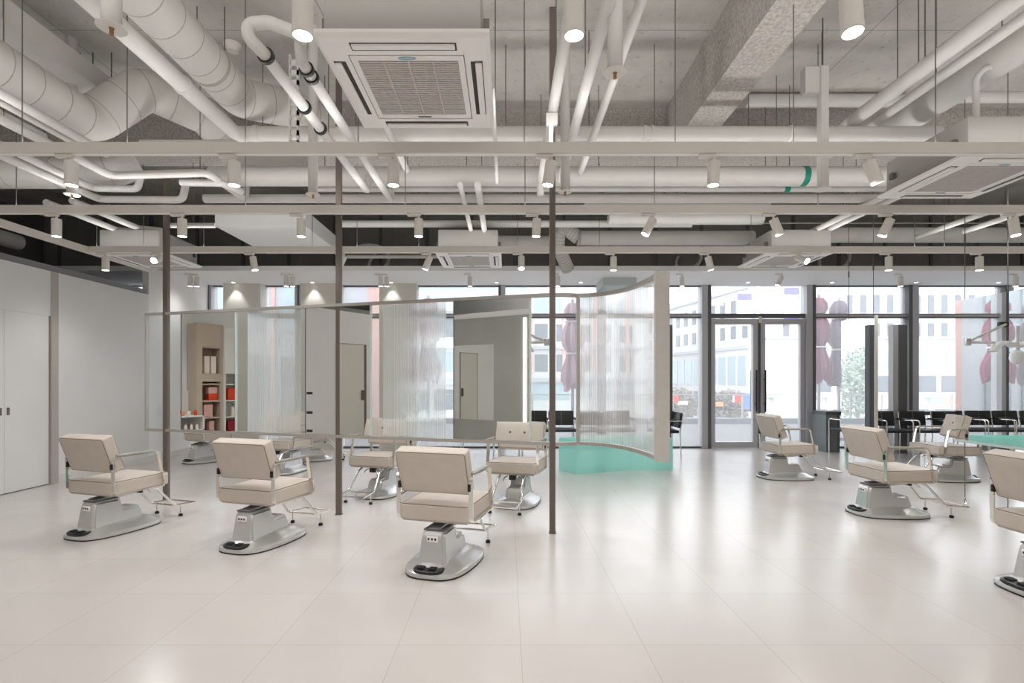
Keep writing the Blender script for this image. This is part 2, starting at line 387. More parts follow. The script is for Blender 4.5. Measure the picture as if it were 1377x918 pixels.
# left wall with sliding door recess
w=MB()
w.box(WX-.1,WX,6.43,8.09,0,2.66)            # wall beyond post
w.box(WX-.1,WX,1.70,5.19,0,2.66)
w.box(WX-.1,WX,-5.2,.90,0,2.66)
w.box(WX-.1,WX,5.19,6.36,2.1,2.66); w.box(WX-.1,WX,.90,1.70,2.03,2.66)
struct('wall_left', w, M['wall'])
struct('wall_left_end', MB().box(WX-.1,WX,8.09,WY,0,3.12), M['wall_cool'])
struct('trim_wall_post', MB().box(WX-.12,WX+.012,6.352,6.45,0,2.66), pbr('taupe_post',srgb(186,180,174),.6))
struct('baseboard_left', MB().box(WX,WX+.012,6.45,WY,0,.1), M['whiteshelf'])
struct('trim_wall_capping', MB().box(WX-.16,WX-.02,-5,8.05,2.665,2.74), pbr('grey_steel_capping',srgb(140,141,143),.5,.3))
def sliding_door(y0,y1,z1,n):
    d=empty('door_%d'%n); d['kind']='structure'; ym=(y0+y1)/2
    for a,b,hy in ((y0,ym-.002,ym-.045),(ym+.002,y1-.012,ym+.045)):
        lf=MB().box(WX-.06,WX-.015,a,b,.01,z1).build('door_leaf',M['wall'],d)
        MB().box(WX-.016,WX-.008,hy-.014,hy+.014,.90,.985).build('door_handle',M['pole'],lf)
    MB().box(WX-.09,WX-.06,y0,y1,0,z1+.02).build('door_jamb',M['alud'],d)
sliding_door(5.20,6.352,2.1,1)
d=empty('door_2'); d['kind']='structure'
lf=MB().box(WX-.06,WX-.015,.95,1.69,.01,2.02).build('door_leaf',M['beige_wall'],d)
MB().box(WX-.016,WX+.03,.99,1.03,.9,1.1).build('door_handle',M['pole'],lf)
MB().box(WX-.02,WX-.005,.90,.95,0,2.03).build('door_jamb',M['pole'],d)
struct('wall_service_side', MB().box(-9,-8.9,-5.2,WY,0,SLAB), M['darker'])  # coloured dark to stand in for the unlit space beyond the left wall
struct('wall_back', MB().box(-9,10.6,-5.2,-5.1,0,SLAB), M['wall'])
struct('wall_right', MB().box(10.5,10.6,-5.2,WY,0,SLAB), M['wall'])
# beige pillars between the first windows
for a,b in ((300,350),(404,457),(510,560)):
    struct('trim_window_pillar', MB().box(gx(a,WY-.25),gx(b,WY-.25),WY-.25,WY+.05,0,3.12), M['beige_wall'])
# white duct-like bulkhead under the slab
struct('ceiling_bulkhead', MB().box(gx(289,6.94),gx(411,6.94),6.94,8.44,3.4,3.62), M['wall_cool'])
struct('ceiling_bulkhead', MB().box(gx(811,9.0),gx(856,9.0),9.0,9.7,2.98,3.12), pbr('grey_green_box',srgb(196,204,202),.6))

# ------------------------------------------------------------------ window wall
def mull(xc, w=.19, lightside=1):
    return xc
wn=[1]
Z1=3.12; ZT0,ZT1=2.50,2.58
def window(x0,x1,frame_l=True,frame_r=True,sill=True):
    o=empty('window_%d'%wn[0]); o['kind']='structure'; wn[0]+=1
    f=MB()
    f.box(x0,x1,WY-.05,WY+.05,ZT0,ZT1); f.box(x0,x1,WY-.05,WY+.05,0,.035); f.box(x0,x1,WY-.05,WY+.05,Z1-.02,Z1)
    fr=f.build('window_frame',M['alud'],o)
    MB().box(x0,x1,WY-.06,WY-.05,ZT0+.02,ZT1-.015).build('transom_cover',M['alu'],fr)
    MB().box(x0+.003,x1-.003,WY-.004,WY+.004,.035,ZT0).build('lower_pane',M['wglass'],o)
    MB().box(x0+.003,x1-.003,WY-.004,WY+.004,ZT1,Z1-.02).build('upper_pane',M['wglass'],o)
    return o
def mullion(px, w=.20, dark_right=False):
    x=gx(px,WY)
    o=MB().box(x-w/2,x+w/2,WY-.10,WY+.12,0,Z1).build('trim_mullion',M['alu']); o['kind']='structure'
    s=w*.36
    if dark_right: MB().box(x+w/2-s,x+w/2+.002,WY-.104,WY+.06,0,Z1).build('gasket',M['alud'],o)
    else: MB().box(x-w/2-.002,x-w/2+s,WY-.104,WY+.06,0,Z1).build('gasket',M['alud'],o)
    return x
WI=[(150,192),(284,300),(350,404),(457,510),(560,675),(675,809),(809,948)]
for i,(a,b) in enumerate(WI): window(gx(a,WY),gx(b,WY))
mullion(286,.06); mullion(402,.08,True); mullion(459,.06); mullion(675,.13); mullion(809,.13); mullion(947.5,.17,True)
struct('wall_beyond_partition', MB().box(-9,WX-.1,WY-.02,WY+.1,0,2.9), M['alu'])
# entrance double door, px 952..1083
xa,xb=gx(953,WY),gx(1082,WY)
o=empty('window_%d'%wn[0]); o['kind']='structure'; wn[0]+=1
MB().box(xa,xb,WY-.05,WY+.05,ZT0,ZT1).build('window_frame',M['alud'],o)
MB().box(xa,xb,WY-.004,WY+.004,ZT1,Z1).build('upper_pane',M['wglass'],o)
door=empty('door_3'); door['kind']='structure'
xm=gx(1019.5,WY)
for s,(x0,x1) in enumerate(((xa+.02,xm-.03),(xm+.03,xb-.02))):
    f=MB(); t=.085
    f.box(x0,x0+t,WY-.045,WY+.045,.01,ZT0-.02); f.box(x1-t,x1,WY-.045,WY+.045,.01,ZT0-.02)
    f.box(x0+t,x1-t,WY-.045,WY+.045,ZT0-.12,ZT0-.02); f.box(x0+t,x1-t,WY-.045,WY+.045,.01,.12)
    lf=f.build('door_leaf',M['alu'],door)
    MB().box(x0+t,x1-t,WY-.004,WY+.004,.12,ZT0-.12).build('door_pane',M['wglass'],lf)
    hx=x1-.055 if s==0 else x0+.055
    for sy in (-1,1):
        hh=MB(); hh.tube([(hx,WY+sy*.11,.70),(hx,WY+sy*.11,1.50)],.016,10)
        for zz in (.85,1.32): hh.tube([(hx,WY+sy*.045,zz),(hx,WY+sy*.11,zz)],.010,8)
        hh.build('pull_handle',M['black'],lf)
MB().box(xm-.028,xm+.028,WY-.03,WY+.03,.005,ZT0-.02).build('meeting_stile',M['alud'],door)
MB().box(xm-.02,xm+.02,WY-.10,WY-.05,ZT0-.10,ZT0+.02).build('door_closer_arm',M['lamp'],door)
mullion(1087,.17,True)
for a,b in ((1088,1223),(1223,1352),(1352,1486)): window(gx(a,WY),gx(b,WY))
mullion(1223.5,.19); mullion(1351,.16); mullion(1486,.16)
struct('wall_window_far_end', MB().box(gx(1486,WY)+.08,10.6,WY-.02,WY+.1,0,Z1), M['wall'])

# ------------------------------------------------------------------ mirror partition
def Xpart(px):
    k=(px-VX)/F; return 4.435*k/(1+.294*k)
def Ypart(x): return 4.32-.294*(x-.39)
ZB,ZTP=.756,2.02
part=thing('mirror_partition','long steel framed mirror and glass partition on brown poles, curving at its end','partition')
curve=[(.39,4.32),(.50,4.325),(.615,4.355)]
arc=[(.615,4.355),(.72,4.335),(.81,4.275),(.89,4.19),(.95,4.08),(.995,3.94),(1.025,3.80),(1.045,3.65),(1.055,3.50)]
x0=Xpart(197)
plan=[(x0,Ypart(x0))]+[(x,Ypart(x)) for x in [x0+(.39-x0)*i/8 for i in range(1,8)]]+curve+arc[1:]
def rail(z): return [(x,y,z) for x,y in plan]
MB().sweep(rail(ZTP),[(-.014,-.022),(.014,-.022),(.014,.022),(-.014,.022)],side=(0,0,1),smooth=False).build('top_rail',M['rail'],part)
MB().sweep(rail(ZB),[(-.014,-.022),(.014,-.022),(.014,.022),(-.014,.022)],side=(0,0,1),smooth=False).build('bottom_rail',M['rail'],part)
MB().box(1.01,1.105,3.44,3.485,ZB-.015,ZTP+.015).build('end_post',M['post'],part)
dirv=Vector((.9594,-.282,0)); nrm=Vector((-.282,-.9594,0))
rot=Matrix.Rotation(math.atan2(dirv.y,dirv.x),4,'Z')
def sheet(name,m,pa,pb,off=0,th=.008,z0=ZB+.016,z1=ZTP-.016):
    xa,xb=Xpart(pa),Xpart(pb); mb=MB(); a=Vector((xa,Ypart(xa),0))+nrm*off; b=Vector((xb,Ypart(xb),0))+nrm*off; L=(b-a).length
    T=Matrix.Translation(a)@rot
    return mb.box(0,L,-th/2,th/2,z0,z1,T=T).build(name,m,part)
def stile(px,w=.016,name='stile'):
    x=Xpart(px); T=Matrix.Translation((x,Ypart(x),0))@rot
    return MB().box(-w/2,w/2,-.018,.018,ZB+.014,ZTP-.014,T=T).build(name,M['rail'],part)
def psheet(pts,z0,z1,name='polycarbonate_panel'):
    mb=MB(); u=0; uv=[]; q=[]
    for i,p in enumerate(pts):
        if i: u+=math.hypot(p[0]-pts[i-1][0],p[1]-pts[i-1][1])
        q+=[(p[0],p[1],z0),(p[0],p[1],z1)]; uv+=[(u,z0),(u,z1)]
    mb.add(q,[(2*i,2*i+2,2*i+3,2*i+1) for i in range(len(pts)-1)],True); mb.uv=uv
    return mb.build(name,M['poly'],part)
def pline(pa,pb,off):
    r=[]
    for i in range(5):
        x=Xpart(pa)+(Xpart(pb)-Xpart(pa))*i/4; r.append((x+nrm.x*off,Ypart(x)+nrm.y*off))
    return r
sheet('glass_pane',M['glass'],198,244.5)
for a,b in ((245,317),(412,498),(611,712)):
    mm=sheet('mirror_panel',M['mirror'],a,b,.004,.012)
    xx=Xpart(b); T=Matrix.Translation(Vector((xx,Ypart(xx),0))+nrm*.002)@rot
    MB().box(0,.016,-.008,.008,ZB+.016,ZTP-.016,T=T).build('glass_edge',M['gedge'],mm)
    xx=Xpart(a); T=Matrix.Translation(Vector((xx,Ypart(xx),0))+nrm*.002)@rot
    MB().box(-.006,0,-.012,.008,ZB+.016,ZTP-.016,T=T).build('glass_edge',M['alud'],mm)
    sheet('mirror_backing',M['alu'],a,b,-.012,.012)
sheet('glass_pane',M['glass'],319.5,411)
sheet('glass_pane',M['glass'],501,610.5)
sheet('glass_pane',M['glass'],715,742)
psheet(pline(330,402,-.03),ZB+.016,ZTP-.016); psheet(pline(513,598,-.03),ZB+.016,ZTP-.016)
# clear pane right of the pole and the curved ribbed sheet
g=MB(); q=[]
for x,y in curve: q+=[(x,y,ZB+.016),(x,y,ZTP-.016)]
g.add(q,[(0,2,3,1),(2,4,5,3)],True); g.build('glass_pane',M['glass'],part)
MB().box(.598,.626,4.33,4.375,ZB+.014,ZTP-.014).build('stile',M['rail'],part)
fine=round_path([(x,y,0) for x,y in arc],.3,4); psheet([(p[0],p[1]) for p in fine],ZB+.016,ZTP-.016,'polycarbonate_panel')
stile(197.5,.02)
for i,(x,y,zt) in enumerate(((-3.69,5.52,3.55),(-1.62,4.92,SLAB),(.39,4.32,SLAB))):
    pl=MB().box(x-.024,x+.024,y-.024,y+.024,0,zt).build('pole',M['pole'],part)
    MB().box(x-.03,x+.03,y-.03,y+.03,0,.006).build('floor_plate',M['pole'],pl)
# thin LED tubes beside the second mirror (small dark sockets)
for z in (1.17,.98,.80):
    xx=Xpart(414); T=Matrix.Translation(Vector((xx,Ypart(xx),0))+nrm*.014)@rot
    MB().box(0,.055,-.006,.006,z-.012,z+.012,T=T).build('hinge',M['black'],part)

# ------------------------------------------------------------------ hanging mirrors on the right
MX=4.72
def hang_mirror(label,y0,y1,z0,z1,wires,wide):
    o=thing('hanging_mirror',label,'mirror')
    MB().box(MX-.006,MX+.006,y0,y1,z0,z1).build('mirror_panel',M['mirror'],o)
    if wide: MB().box(MX-.02,MX+.02,y0-.012,y0,z0,z1).build('edge_bar',M['post'],o)
    else: MB().box(MX-.008,MX+.008,y0,y1,z0-.025,z0).build('bottom_edge',M['gedge'],o)
    for y,zb in wires:
        w=MB().tube([(MX+.012,y,zb),(MX+.012,y,SLAB)],.004,6).build('suspension_wire',M['rod'],o)
        MB().tube([(MX+.012,y,2.72),(MX+.012,y,2.80)],.009,6).build('turnbuckle',M['rod'],w)
        if zb<.3: MB().tube([(MX+.012,y,.02),(MX+.03,y,.05),(MX+.012,y,.09),(MX-.006,y,.05)],.004,6,closed=True).build('floor_hook',M['chrome'],w)
    return o
hang_mirror('frameless mirror hung on wires with pale steel edge bar, before the grey table',6.50,7.16,.62,2.13,((7.03,2.13),(6.56,2.13)),True)
hang_mirror('frameless mirror hung on long wires tied to the floor, cut by the right edge',4.40,5.34,.68,2.13,((5.25,.02),(4.80,.02)),False)

# ------------------------------------------------------------------ salon chairs
def outline(L,W,n=40,p=2.6,rear=.86):
    r=[]
    for i in range(n):
        a=2*PI*i/n; c,s=math.cos(a),math.sin(a)
        x=W/2*math.copysign(abs(c)**(2/p),c); y=L/2*math.copysign(abs(s)**(2/p),s)
        k=1 if y>0 else rear+(1-rear)*(1+y/(L/2))
        r.append((x*k,y))
    return r
def make_chair():
    root=empty('salon_chair')
    ol=[(x,y+.012) for x,y in outline(.68,.47,44,3.2,.9)]
    rings=[]
    for z,sc in ((.008,.985),(.02,1.0),(.036,.985),(.042,.95),(.048,.86),(.060,.74),(.075,.60),(.085,.46),(.088,.30)):
        rings.append([(x*sc,y*(sc if sc>.9 else .5*sc+.45),z) for x,y in ol])
    bp=MB().loft(rings).build('base_plate',M['silver'],root)
    MB().loft([[(x*.99,y*.99,0) for x,y in ol],[(x*.99,y*.99,.009) for x,y in ol]]).build('rubber_rim',M['rubber'],bp)
    el=[(.105*math.copysign(abs(math.cos(a))**.7,math.cos(a)),-.268+.055*math.copysign(abs(math.sin(a))**.7,math.sin(a))) for a in [2*PI*i/28 for i in range(28)]]
    pd=MB().loft([[(x,y,.03) for x,y in el],[(x,y,.0585+(y+.268)*.12) for x,y in el],[(x*.93,-.268+(y+.268)*.9,.0625+(y+.268)*.12) for x,y in el]]).build('foot_pedal',M['black'],root)
    for sx in (-.05,.03): MB().rbox((sx,-.268,.0635),(.05,.06,.010),.005).build('pedal_pad',M['rubber'],pd)
    # motor housing from a side profile, tapering upwards
    prof=[(-.235,.045),(-.215,.22),(-.205,.268),(-.185,.285),(.0,.285),(.015,.275),(.03,.20),(.04,.19),(.15,.19),(.175,.178),(.20,.12),(.215,.045)]
    def wd(z,y): return (.105 if y<.02 else .092)-.10*max(0,z-.05)*(1.0 if y<.02 else .7)
    mb=MB(); bm=bmesh.new()
    va=[bm.verts.new((-wd(z,y),y,z)) for y,z in prof]; vb=[bm.verts.new((wd(z,y),y,z)) for y,z in prof]
    k=len(prof); bm.faces.new(va[::-1]); bm.faces.new(vb)
    for i in range(k): bm.faces.new((va[i],va[(i+1)%k],vb[(i+1)%k],vb[i]))
    es=[e for e in bm.edges if e.calc_face_angle(0)>.5 and not(abs(e.verts[0].co.z-.045)<.001 and abs(e.verts[1].co.z-.045)<.001)]
    bmesh.ops.recalc_face_normals(bm,faces=bm.faces[:])
    es=[e for e in bm.edges if (abs(e.verts[0].co.x)>.01 and e.verts[0].co.x*e.verts[1].co.x>0) or len(e.link_faces)==2]
    es=[e for e in es if e.verts[0].co.x*e.verts[1].co.x>0 and max(e.verts[0].co.z,e.verts[1].co.z)>.05]
    bmesh.ops.bevel(bm,geom=es,offset=.022,segments=3,affect='EDGES')
    bm.verts.index_update(); mb.add([v.co for v in bm.verts],[[v.index for v in f.verts] for f in bm.faces],True); bm.free()
    mh=mb.build('motor_housing',M['silver'],root)
    MB().rbox((0,-.10,.287),(.15,.19,.012),.005).build('top_cover',M['alud'],mh)
    sp=MB().rbox((0,-.2155,.235),(.082,.012,.042),.005,T=None).build('socket_plate',M['white'],mh)
    for sx in (-.024,0,.024): MB().rbox((sx,-.222,.236),(.013,.006,.015),.003).build('socket',M['black'],sp)
    la=MB().rbox((0,.03,.292),(.085,.38,.04),.012,T=Matrix.Translation((0,0,0))@Matrix.Rotation(math.radians(5),4,'X')).build('lift_arm',M['silver'],root)
    MB().rbox((0,.03,.316),(.07,.36,.012),.005,T=Matrix.Rotation(math.radians(5),4,'X')).build('arm_cover',M['alud'],la)
    MB().rbox((0,.225,.30),(.075,.03,.05),.008).build('arm_end_cap',M['black'],la)
    MB().lathe([(.05,.30),(.05,.325),(.07,.33),(.07,.348)],(0,.02,0),20).build('swivel',M['chrome'],root)
    for sx in (-1,1):
        MB().tube([(sx*.06,.2,.31),(sx*.08,.25,.30),(sx*.085,.27,.27)],.006,8,.02).build('release_lever',M['chrome'],root)
    # seat
    MB().box(-.235,.235,-.18,.29,.338,.350).build('seat_frame',M['rail'],root)
    def puff(v):
        if v.z>0: v.z+=.014*max(0,1-(v.x/.25)**2)*max(0,1-(v.y/.26)**2)
        return v
    T=Matrix.Translation((0,.06,.405))@Matrix.Rotation(math.radians(1.0),4,'X')
    st=MB().rbox((0,0,0),(.50,.51,.108),.014,3,T,cuts=5,puff=puff).build('seat',M['leather'],root)
    pp=MB()
    for z in (.052,): pp.tube([T@Vector(p) for p in ((-.243,-.248,z),(.243,-.248,z),(.243,.248,z),(-.243,.248,z))],.0035,6,.02,closed=True)
    pp.build('piping',M['piping'],st)
    # backrest
    B=Matrix.Translation((0,-.175,.690))@Matrix.Rotation(math.radians(19),4,'X')
    def puffb(v):
        k=max(0,1-(v.x/.25)**2)*max(0,1-(v.z/.16)**2)
        if v.y>0: v.y+=.016*k
        else: v.y-=.006*k
        return v
    bk=MB().rbox((0,0,0),(.505,.094,.305),.013,3,B,cuts=5,puff=puffb).build('backrest',M['leather'],root)
    pp=MB()
    for y in (-.044,.044): pp.tube([B@Vector(p) for p in ((-.246,y,-.146),(.246,y,-.146),(.246,y,.146),(-.246,y,.146))],.003,6,.02,closed=True)
    pp.build('piping',M['piping'],bk)
    for sx in (-.08,.08):
        MB().lathe([(.016,0),(.013,.006),(.006,.009)],(0,0,0),12,T=B@Matrix.Translation((sx,.056,.03))@Matrix.Rotation(-PI/2,4,'X')).build('button',M['piping'],bk)
    # arm frames
    for sx in (-1,1):
        x=sx*.263
        path=[(x,.27,.36),(x,-.165,.352),(x,-.195,.42),(x,-.20,.655),(x,.195,.668),(x,.245,.43),(x,.255,.37)]
        path=[(x,-.165,.352),(x,-.185,.37),(x,-.19,.663),(x,.20,.668),(x,.255,.38),(x,.245,.352)]
        af=MB().bar(path,.030,.009,(1,0,0),.035,closed=True).build('armrest',M['chrome'],root)
        MB().rbox((x,.005,.676),(.030,.33,.014),.005).build('arm_pad',M['rail'],af)
        MB().rbox((sx*.253,-.185,.585),(.02,.035,.05),.006).build('back_bracket',M['black'],af)
        MB().rbox((sx*.255,.275,.405),(.026,.03,.09),.004).build('front_pad',M['leather'],af)
    # footrest
    fr=MB()
    for sx in (-1,1): fr.tube([(sx*.13,.20,.335),(sx*.13,.30,.30),(sx*.15,.46,.115),(sx*.15,.66,.10)],.011,10,.05)
    fr.tube([(-.15,.66,.10),(-.17,.67,.10),(.17,.67,.10),(.15,.66,.10)],.009,8,.01)
    fr.tube([(-.15,.48,.108),(.15,.48,.108)],.009,8)
    ft=fr.build('footrest',M['chrome'],root)
    for sx in (-1,1):
        MB().tube([(sx*.15,.52,.025),(sx*.15,.52,.105)],.006,8).build('foot_post',M['chrome'],ft)
        MB().lathe([(.017,0),(.019,.006),(.017,.02),(.008,.026)],(sx*.15,.52,0),14).build('foot_pad',M['rubber'],ft)
    return root
chair=make_chair()
CH=[ # X, Y, heading deg clockwise from +Y, label
 (-3.41,4.41,17,'beige salon chair seen from behind, closest to the left wall doors, facing the glass partition'),
 (-1.955,4.09,17,'beige salon chair seen from behind, middle of the three before the mirror partition'),
 (-.435,3.60,16,'beige salon chair seen from behind, nearest one, left of the rightmost brown pole'),
 (-1.42,5.86,196,'beige salon chair facing us under the partition, between the two taller brown poles'),
 (.125,5.43,196,'beige salon chair with buttoned back facing us behind the mirror, beside the rightmost pole'),
 (-4.83,8.17,28,'small far beige salon chair by the left wall baseboard, only seat and silver base visible'),
 (-3.12,7.25,192,'far beige salon chair facing us, half hidden behind the middle front chair'),
 (-3.20,8.30,75,'far beige salon chair against the beige pillars, mostly hidden below the partition'),
 (3.70,6.79,90,'beige salon chair seen from its side in front of the entrance door'),
 (3.68,4.95,90,'beige salon chair on the right, side on, in front of the wire tied mirror'),
 (5.78,6.66,-88,'beige salon chair with buttoned back turned to the left, before the black chairs'),
 (3.40,3.10,90,'beige salon chair cut off by the right edge of the picture'),
]
for i,(x,y,h,lab) in enumerate(CH):
    o=chair if i==0 else dup(chair)
    o.location=(x,y,0); o.rotation_euler=(0,0,-math.radians(h)); tag(o,lab,'chair','salon chairs')

# ------------------------------------------------------------------ ceiling services
def pipe(name,label,path,r,fillet=0,cat='pipe',m='pipe',seg=14,group=None,rings=0,collars=(),clips=()):
    if fillet: path=round_path(path,fillet,6)
    o=MB().tube(path,r,seg).build(name,M[m]); tag(o,label,cat,group)
    P=[Vector(p) for p in path]
    if rings:
        acc=rings*.5
        for a,b in zip(P,P[1:]):
            L=(b-a).length; t=(b-a)/L if L>1e-6 else None
            while acc<L and t is not None:
                c=a+t*acc; MB().tube([c-t*.004,c+t*.004],r*1.012,24).build('seam',M['seam'],o); acc+=rings
            acc-=L
    if name!='hose' and cat!='hose':
        best=max(zip(P,P[1:]),key=lambda ab:(ab[1]-ab[0]).length); a,b=best; L=(b-a).length
        n=max(1,int(L/2.0))
        for i in range(n):
            c=a+(b-a)*((i+.5)/n)
            if SLAB-c.z-r>.05: MB().tube([(c.x,c.y,c.z+r*.9),(c.x,c.y,SLAB)],.0045,6).build('hanger',M['rod'],o)
    for x,y in clips: MB().tube([(x,y-.012,3.2),(x,y+.012,3.2)],r*1.35,seg).build('pipe_clip',M['black'],o)
    for cpos,ln,rr,mm in collars:
        a,b=P[0],P[1]; t=(b-a).normalized(); c=a+t*cpos
        MB().tube([c-t*ln/2,c+t*ln/2],r*rr,seg).build('collar',M[mm],o)
    return o
def hrun(Y,py,p0,p1,r,label,name='pipe',cat='pipe',m='pipe',collars=(),**k):
    z=gz(py,Y); return pipe(name,label,[(gx(p0,Y),Y,z),(gx(p1,Y),Y,z)],r,0,cat,m,16,collars=[((gx(c[0],Y)-gx(p0,Y)),)+tuple(c[1:]) for c in collars],**k)
hrun(4.6,180,322,1262,.064,'thick white sprinkler main with ribbed couplings, just above the front light track','sprinkler_main',collars=((866,.03,1.15,'pipe'),(876,.03,1.15,'pipe'),(1061,.02,1.1,'lamp'),(345,.05,1.12,'pipe')))
hrun(4.78,193,190,1170,.034,'white pipe half hidden behind the front light track')
hrun(5.27,237,285,1196,.098,'widest white horizontal pipe, marked with a green band at its right end','wide_pipe',collars=((1080,.06,1.02,'green'),))
hrun(5.44,254,420,1190,.03,'slim white pipe hugging the underside of the green banded pipe',collars=((1058,.06,1.06,'green'),))
hrun(5.62,267,275,1180,.046,'medium white pipe just above the second light track')
hrun(5.85,276,786,1035,.035,'short white pipe tucked over the second light track, right of the rightmost pole')
hrun(6.8,301,455,930,.045,'white pipe crossing just under the second light track')
hrun(6.65,293,818,1025,.085,'round ended white duct hanging under the second light track','air_duct','duct','duct')
hrun(7.5,320,776,1012,.105,'white duct between second and third light tracks, right of the corrugated elbow','air_duct','duct','duct',collars=((778,.05,1.06,'seam'),))
hrun(7.52,316,1112,1400,.11,'white duct running right behind the ceiling unit, above the third light track','air_duct','duct','duct')
hrun(7.7,325,660,742,.09,'white duct stub left of the corrugated elbow','air_duct','duct','duct')
hrun(5.6,135,1003,1216,.068,'high white pipe along the rough beam, right of the sloping plaster beam')
hrun(5.62,130,1268,1420,.065,'high white pipe at the upper right, ending behind the gooseneck hose')
hrun(8.4,345,455,600,.03,'thin grey pipe low against the dark upper wall')
hrun(8.8,300,900,1377,.012,'thin white conduit strung before the dark upper wall','conduit')
hrun(6.2,303,230,290,.03,'short white pipe left of the white bulkhead')
# corrugated elbow
fl=pipe('flexible_duct','corrugated white elbow duct dropping beside the rightmost pole',[at(778,320,7.5),at(762,308,7.5),at(752,312,7.5),at(750,330,7.6),at(764,362,7.9)],.10,.12,'duct','duct',16,rings=.05)
# runs towards the window wall
def yrun(X,z,y0,y1,r,label,name='pipe',cat='pipe',m='pipe',**k):
    return pipe(name,label,[(X,y0,z),(X,y1,z)],r,0,cat,m,16,**k)
pipe('spiral_duct','big white spiral duct running to an elbow, right of the sprinkler main',[(-2.46,2.2,3.9),(-2.46,4.70,3.9),(-2.14,5.02,3.98),(-1.92,5.5,4.05)],.172,.22,'duct','duct',28,rings=.22,collars=((2.0,.03,1.03,'seam'),))
pipe('spiral_duct','large white spiral duct at the upper left bending up over a cable tray',[(-3.78,1.9,3.6),(-3.74,4.55,3.6),(-3.45,4.85,4.08),(-3.1,5.25,4.02),(-2.95,5.6,3.8)],.185,.22,'duct','duct',28,rings=.24)
pipe('spiral_duct','short fat white duct behind the front track at the left edge',[(-5.4,5.3,3.46),(-4.15,5.3,3.46),(-4.0,5.45,3.62)],.16,.15,'duct','duct',24,rings=.5)
pipe('air_duct','short white duct behind the bent spiral duct',[(-3.05,5.6,3.72),(-2.2,5.6,3.72)],.14,0,'duct','duct',20)
o=MB().box(-4.15,-3.8,2.2,5.0,4.02,4.2).build('rectangular_duct',M['duct']); tag(o,'flat rectangular white duct above the large left spiral duct','duct')
pipe('pipe','straight white pipe sloping down beside the big spiral duct into the sprinkler main',[(-2.42,1.7,3.5),(-2.42,4.5,3.5),(-2.36,4.6,3.49)],.062,.08,collars=((2.1,.02,1.15,'pipe'),))
yrun(-3.54,3.3,2.4,4.5,.034,'white pipe crossing the left edge just below the large spiral duct')
yrun(-3.66,3.3,2.4,4.5,.022,'thin white pipe parallel below the large left spiral duct')
yrun(-3.83,3.3,2.4,4.2,.042,'white pipe at the left edge, lowest before the front track')
pipe('pipe','white insulated pipe from the left edge turning right above the second track',[(-4.28,3.0,3.2),(-4.28,5.35,3.2),(-3.42,5.37,3.2),(-3.40,5.39,3.36)],.036,.07)
pipe('pipe','white insulated pipe with upturned end, left of the leftmost pole',[(-4.18,2.9,3.24),(-4.18,5.15,3.24),(-3.75,5.17,3.24),(-3.72,5.17,3.36)],.034,.06)
pipe('pipe','white pipe bending right then down again above the leftmost pole',[(-3.80,2.9,3.25),(-3.78,4.86,3.25),(-2.84,4.84,3.27),(-2.82,5.5,3.25),(-2.82,5.52,3.5)],.036,.09)
pipe('pipe','white pipe stepping right behind the bent ceiling pipe at the left',[(-3.2,5.0,3.24),(-2.8,5.02,3.24),(-2.7,5.2,3.22)],.034,.06)
for i,(X,z,lab) in enumerate(((-4.98,3.22,'refrigerant line running to the far left ceiling unit'),(-4.70,3.24,'refrigerant line with black clips beside the far left ceiling unit'))):
    pipe('refrigerant_pipe','white insulated '+lab,[(X,5.5,z),(X,6.5,z),(X+.25,6.6,z),(X+.25,6.62,z-.12)],.036,.06)
pipe('refrigerant_pipe','white insulated pipe arching out of the front ceiling unit like a hook',[at(408,52,2.93),at(398,44,2.95),at(362,30,2.93),at(334,32,2.91),at(333,50,2.89),(-1.415,2.96,3.2),(-1.40,5.12,3.2),(-1.40,5.16,3.36)],.036,.08,clips=((-1.413,2.99),(-1.41,3.55),(-1.408,3.85)))
pipe('refrigerant_pipe','second white insulated pipe, right of the hook shaped one, ending in an elbow',[at(404,40,2.99),at(404,66,3.0),(-1.225,3.05,3.2),(-1.225,5.38,3.2),(-1.225,5.42,3.36)],.034,.06,clips=((-1.225,3.12),(-1.225,3.2)))
yrun(-.98,3.36,3.4,5.0,.03,'white pipe emerging behind the front ceiling unit on its left')
yrun(-.09,3.2,3.3,4.9,.016,'thin white conduit leaving the right corner of the front ceiling unit','conduit')
pipe('refrigerant_pipe','white insulated pipe carrying the clear emergency lamp beside the rightmost pole',[(.345,2.0,3.3),(.345,5.1,3.3),(.345,5.14,3.16)],.037,.05)
yrun(.535,3.27,1.9,5.0,.036,'white pipe slanting just right of the rightmost pole')
yrun(.75,3.4,1.9,5.15,.03,'white pipe slanting behind the round sprinkler plate near the picture top')
yrun(3.16,3.66,2.6,5.2,.06,'upper of two white pipes slanting down from the top right corner')
yrun(3.38,3.66,2.6,5.4,.04,'lower, slimmer of two white pipes slanting down from the top right corner')
yrun(3.80,3.78,2.8,5.0,.135,'fat white duct slanting below the two corner pipes','air_duct','duct','duct')
for X,lab in ((3.95,'left'),(4.10,'right')):
    pipe('refrigerant_pipe','white insulated pipe into the far right ceiling unit, %s one of a pair'%lab,[(X,5.2,3.22),(X,6.75,3.22),(X-.1,6.85,3.15)],.034,.05)
yrun(5.45,3.2,5.6,6.75,.032,'white slanting pipe at the right, upper of a pair under the second track')
yrun(5.85,3.2,5.4,6.5,.032,'white slanting pipe at the right, lower of a pair under the second track')
pipe('pipe','grey pipe in the dark gap above the left wall',[(-7.1,4.0,3.3),(-7.1,7.4,3.3)],.11)
yrun(-.28,3.2,4.95,6.55,.034,'white insulated pipe to the middle ceiling unit, right of its twin')
yrun(-.45,3.2,4.95,6.5,.026,'slimmer white insulated pipe to the middle ceiling unit')
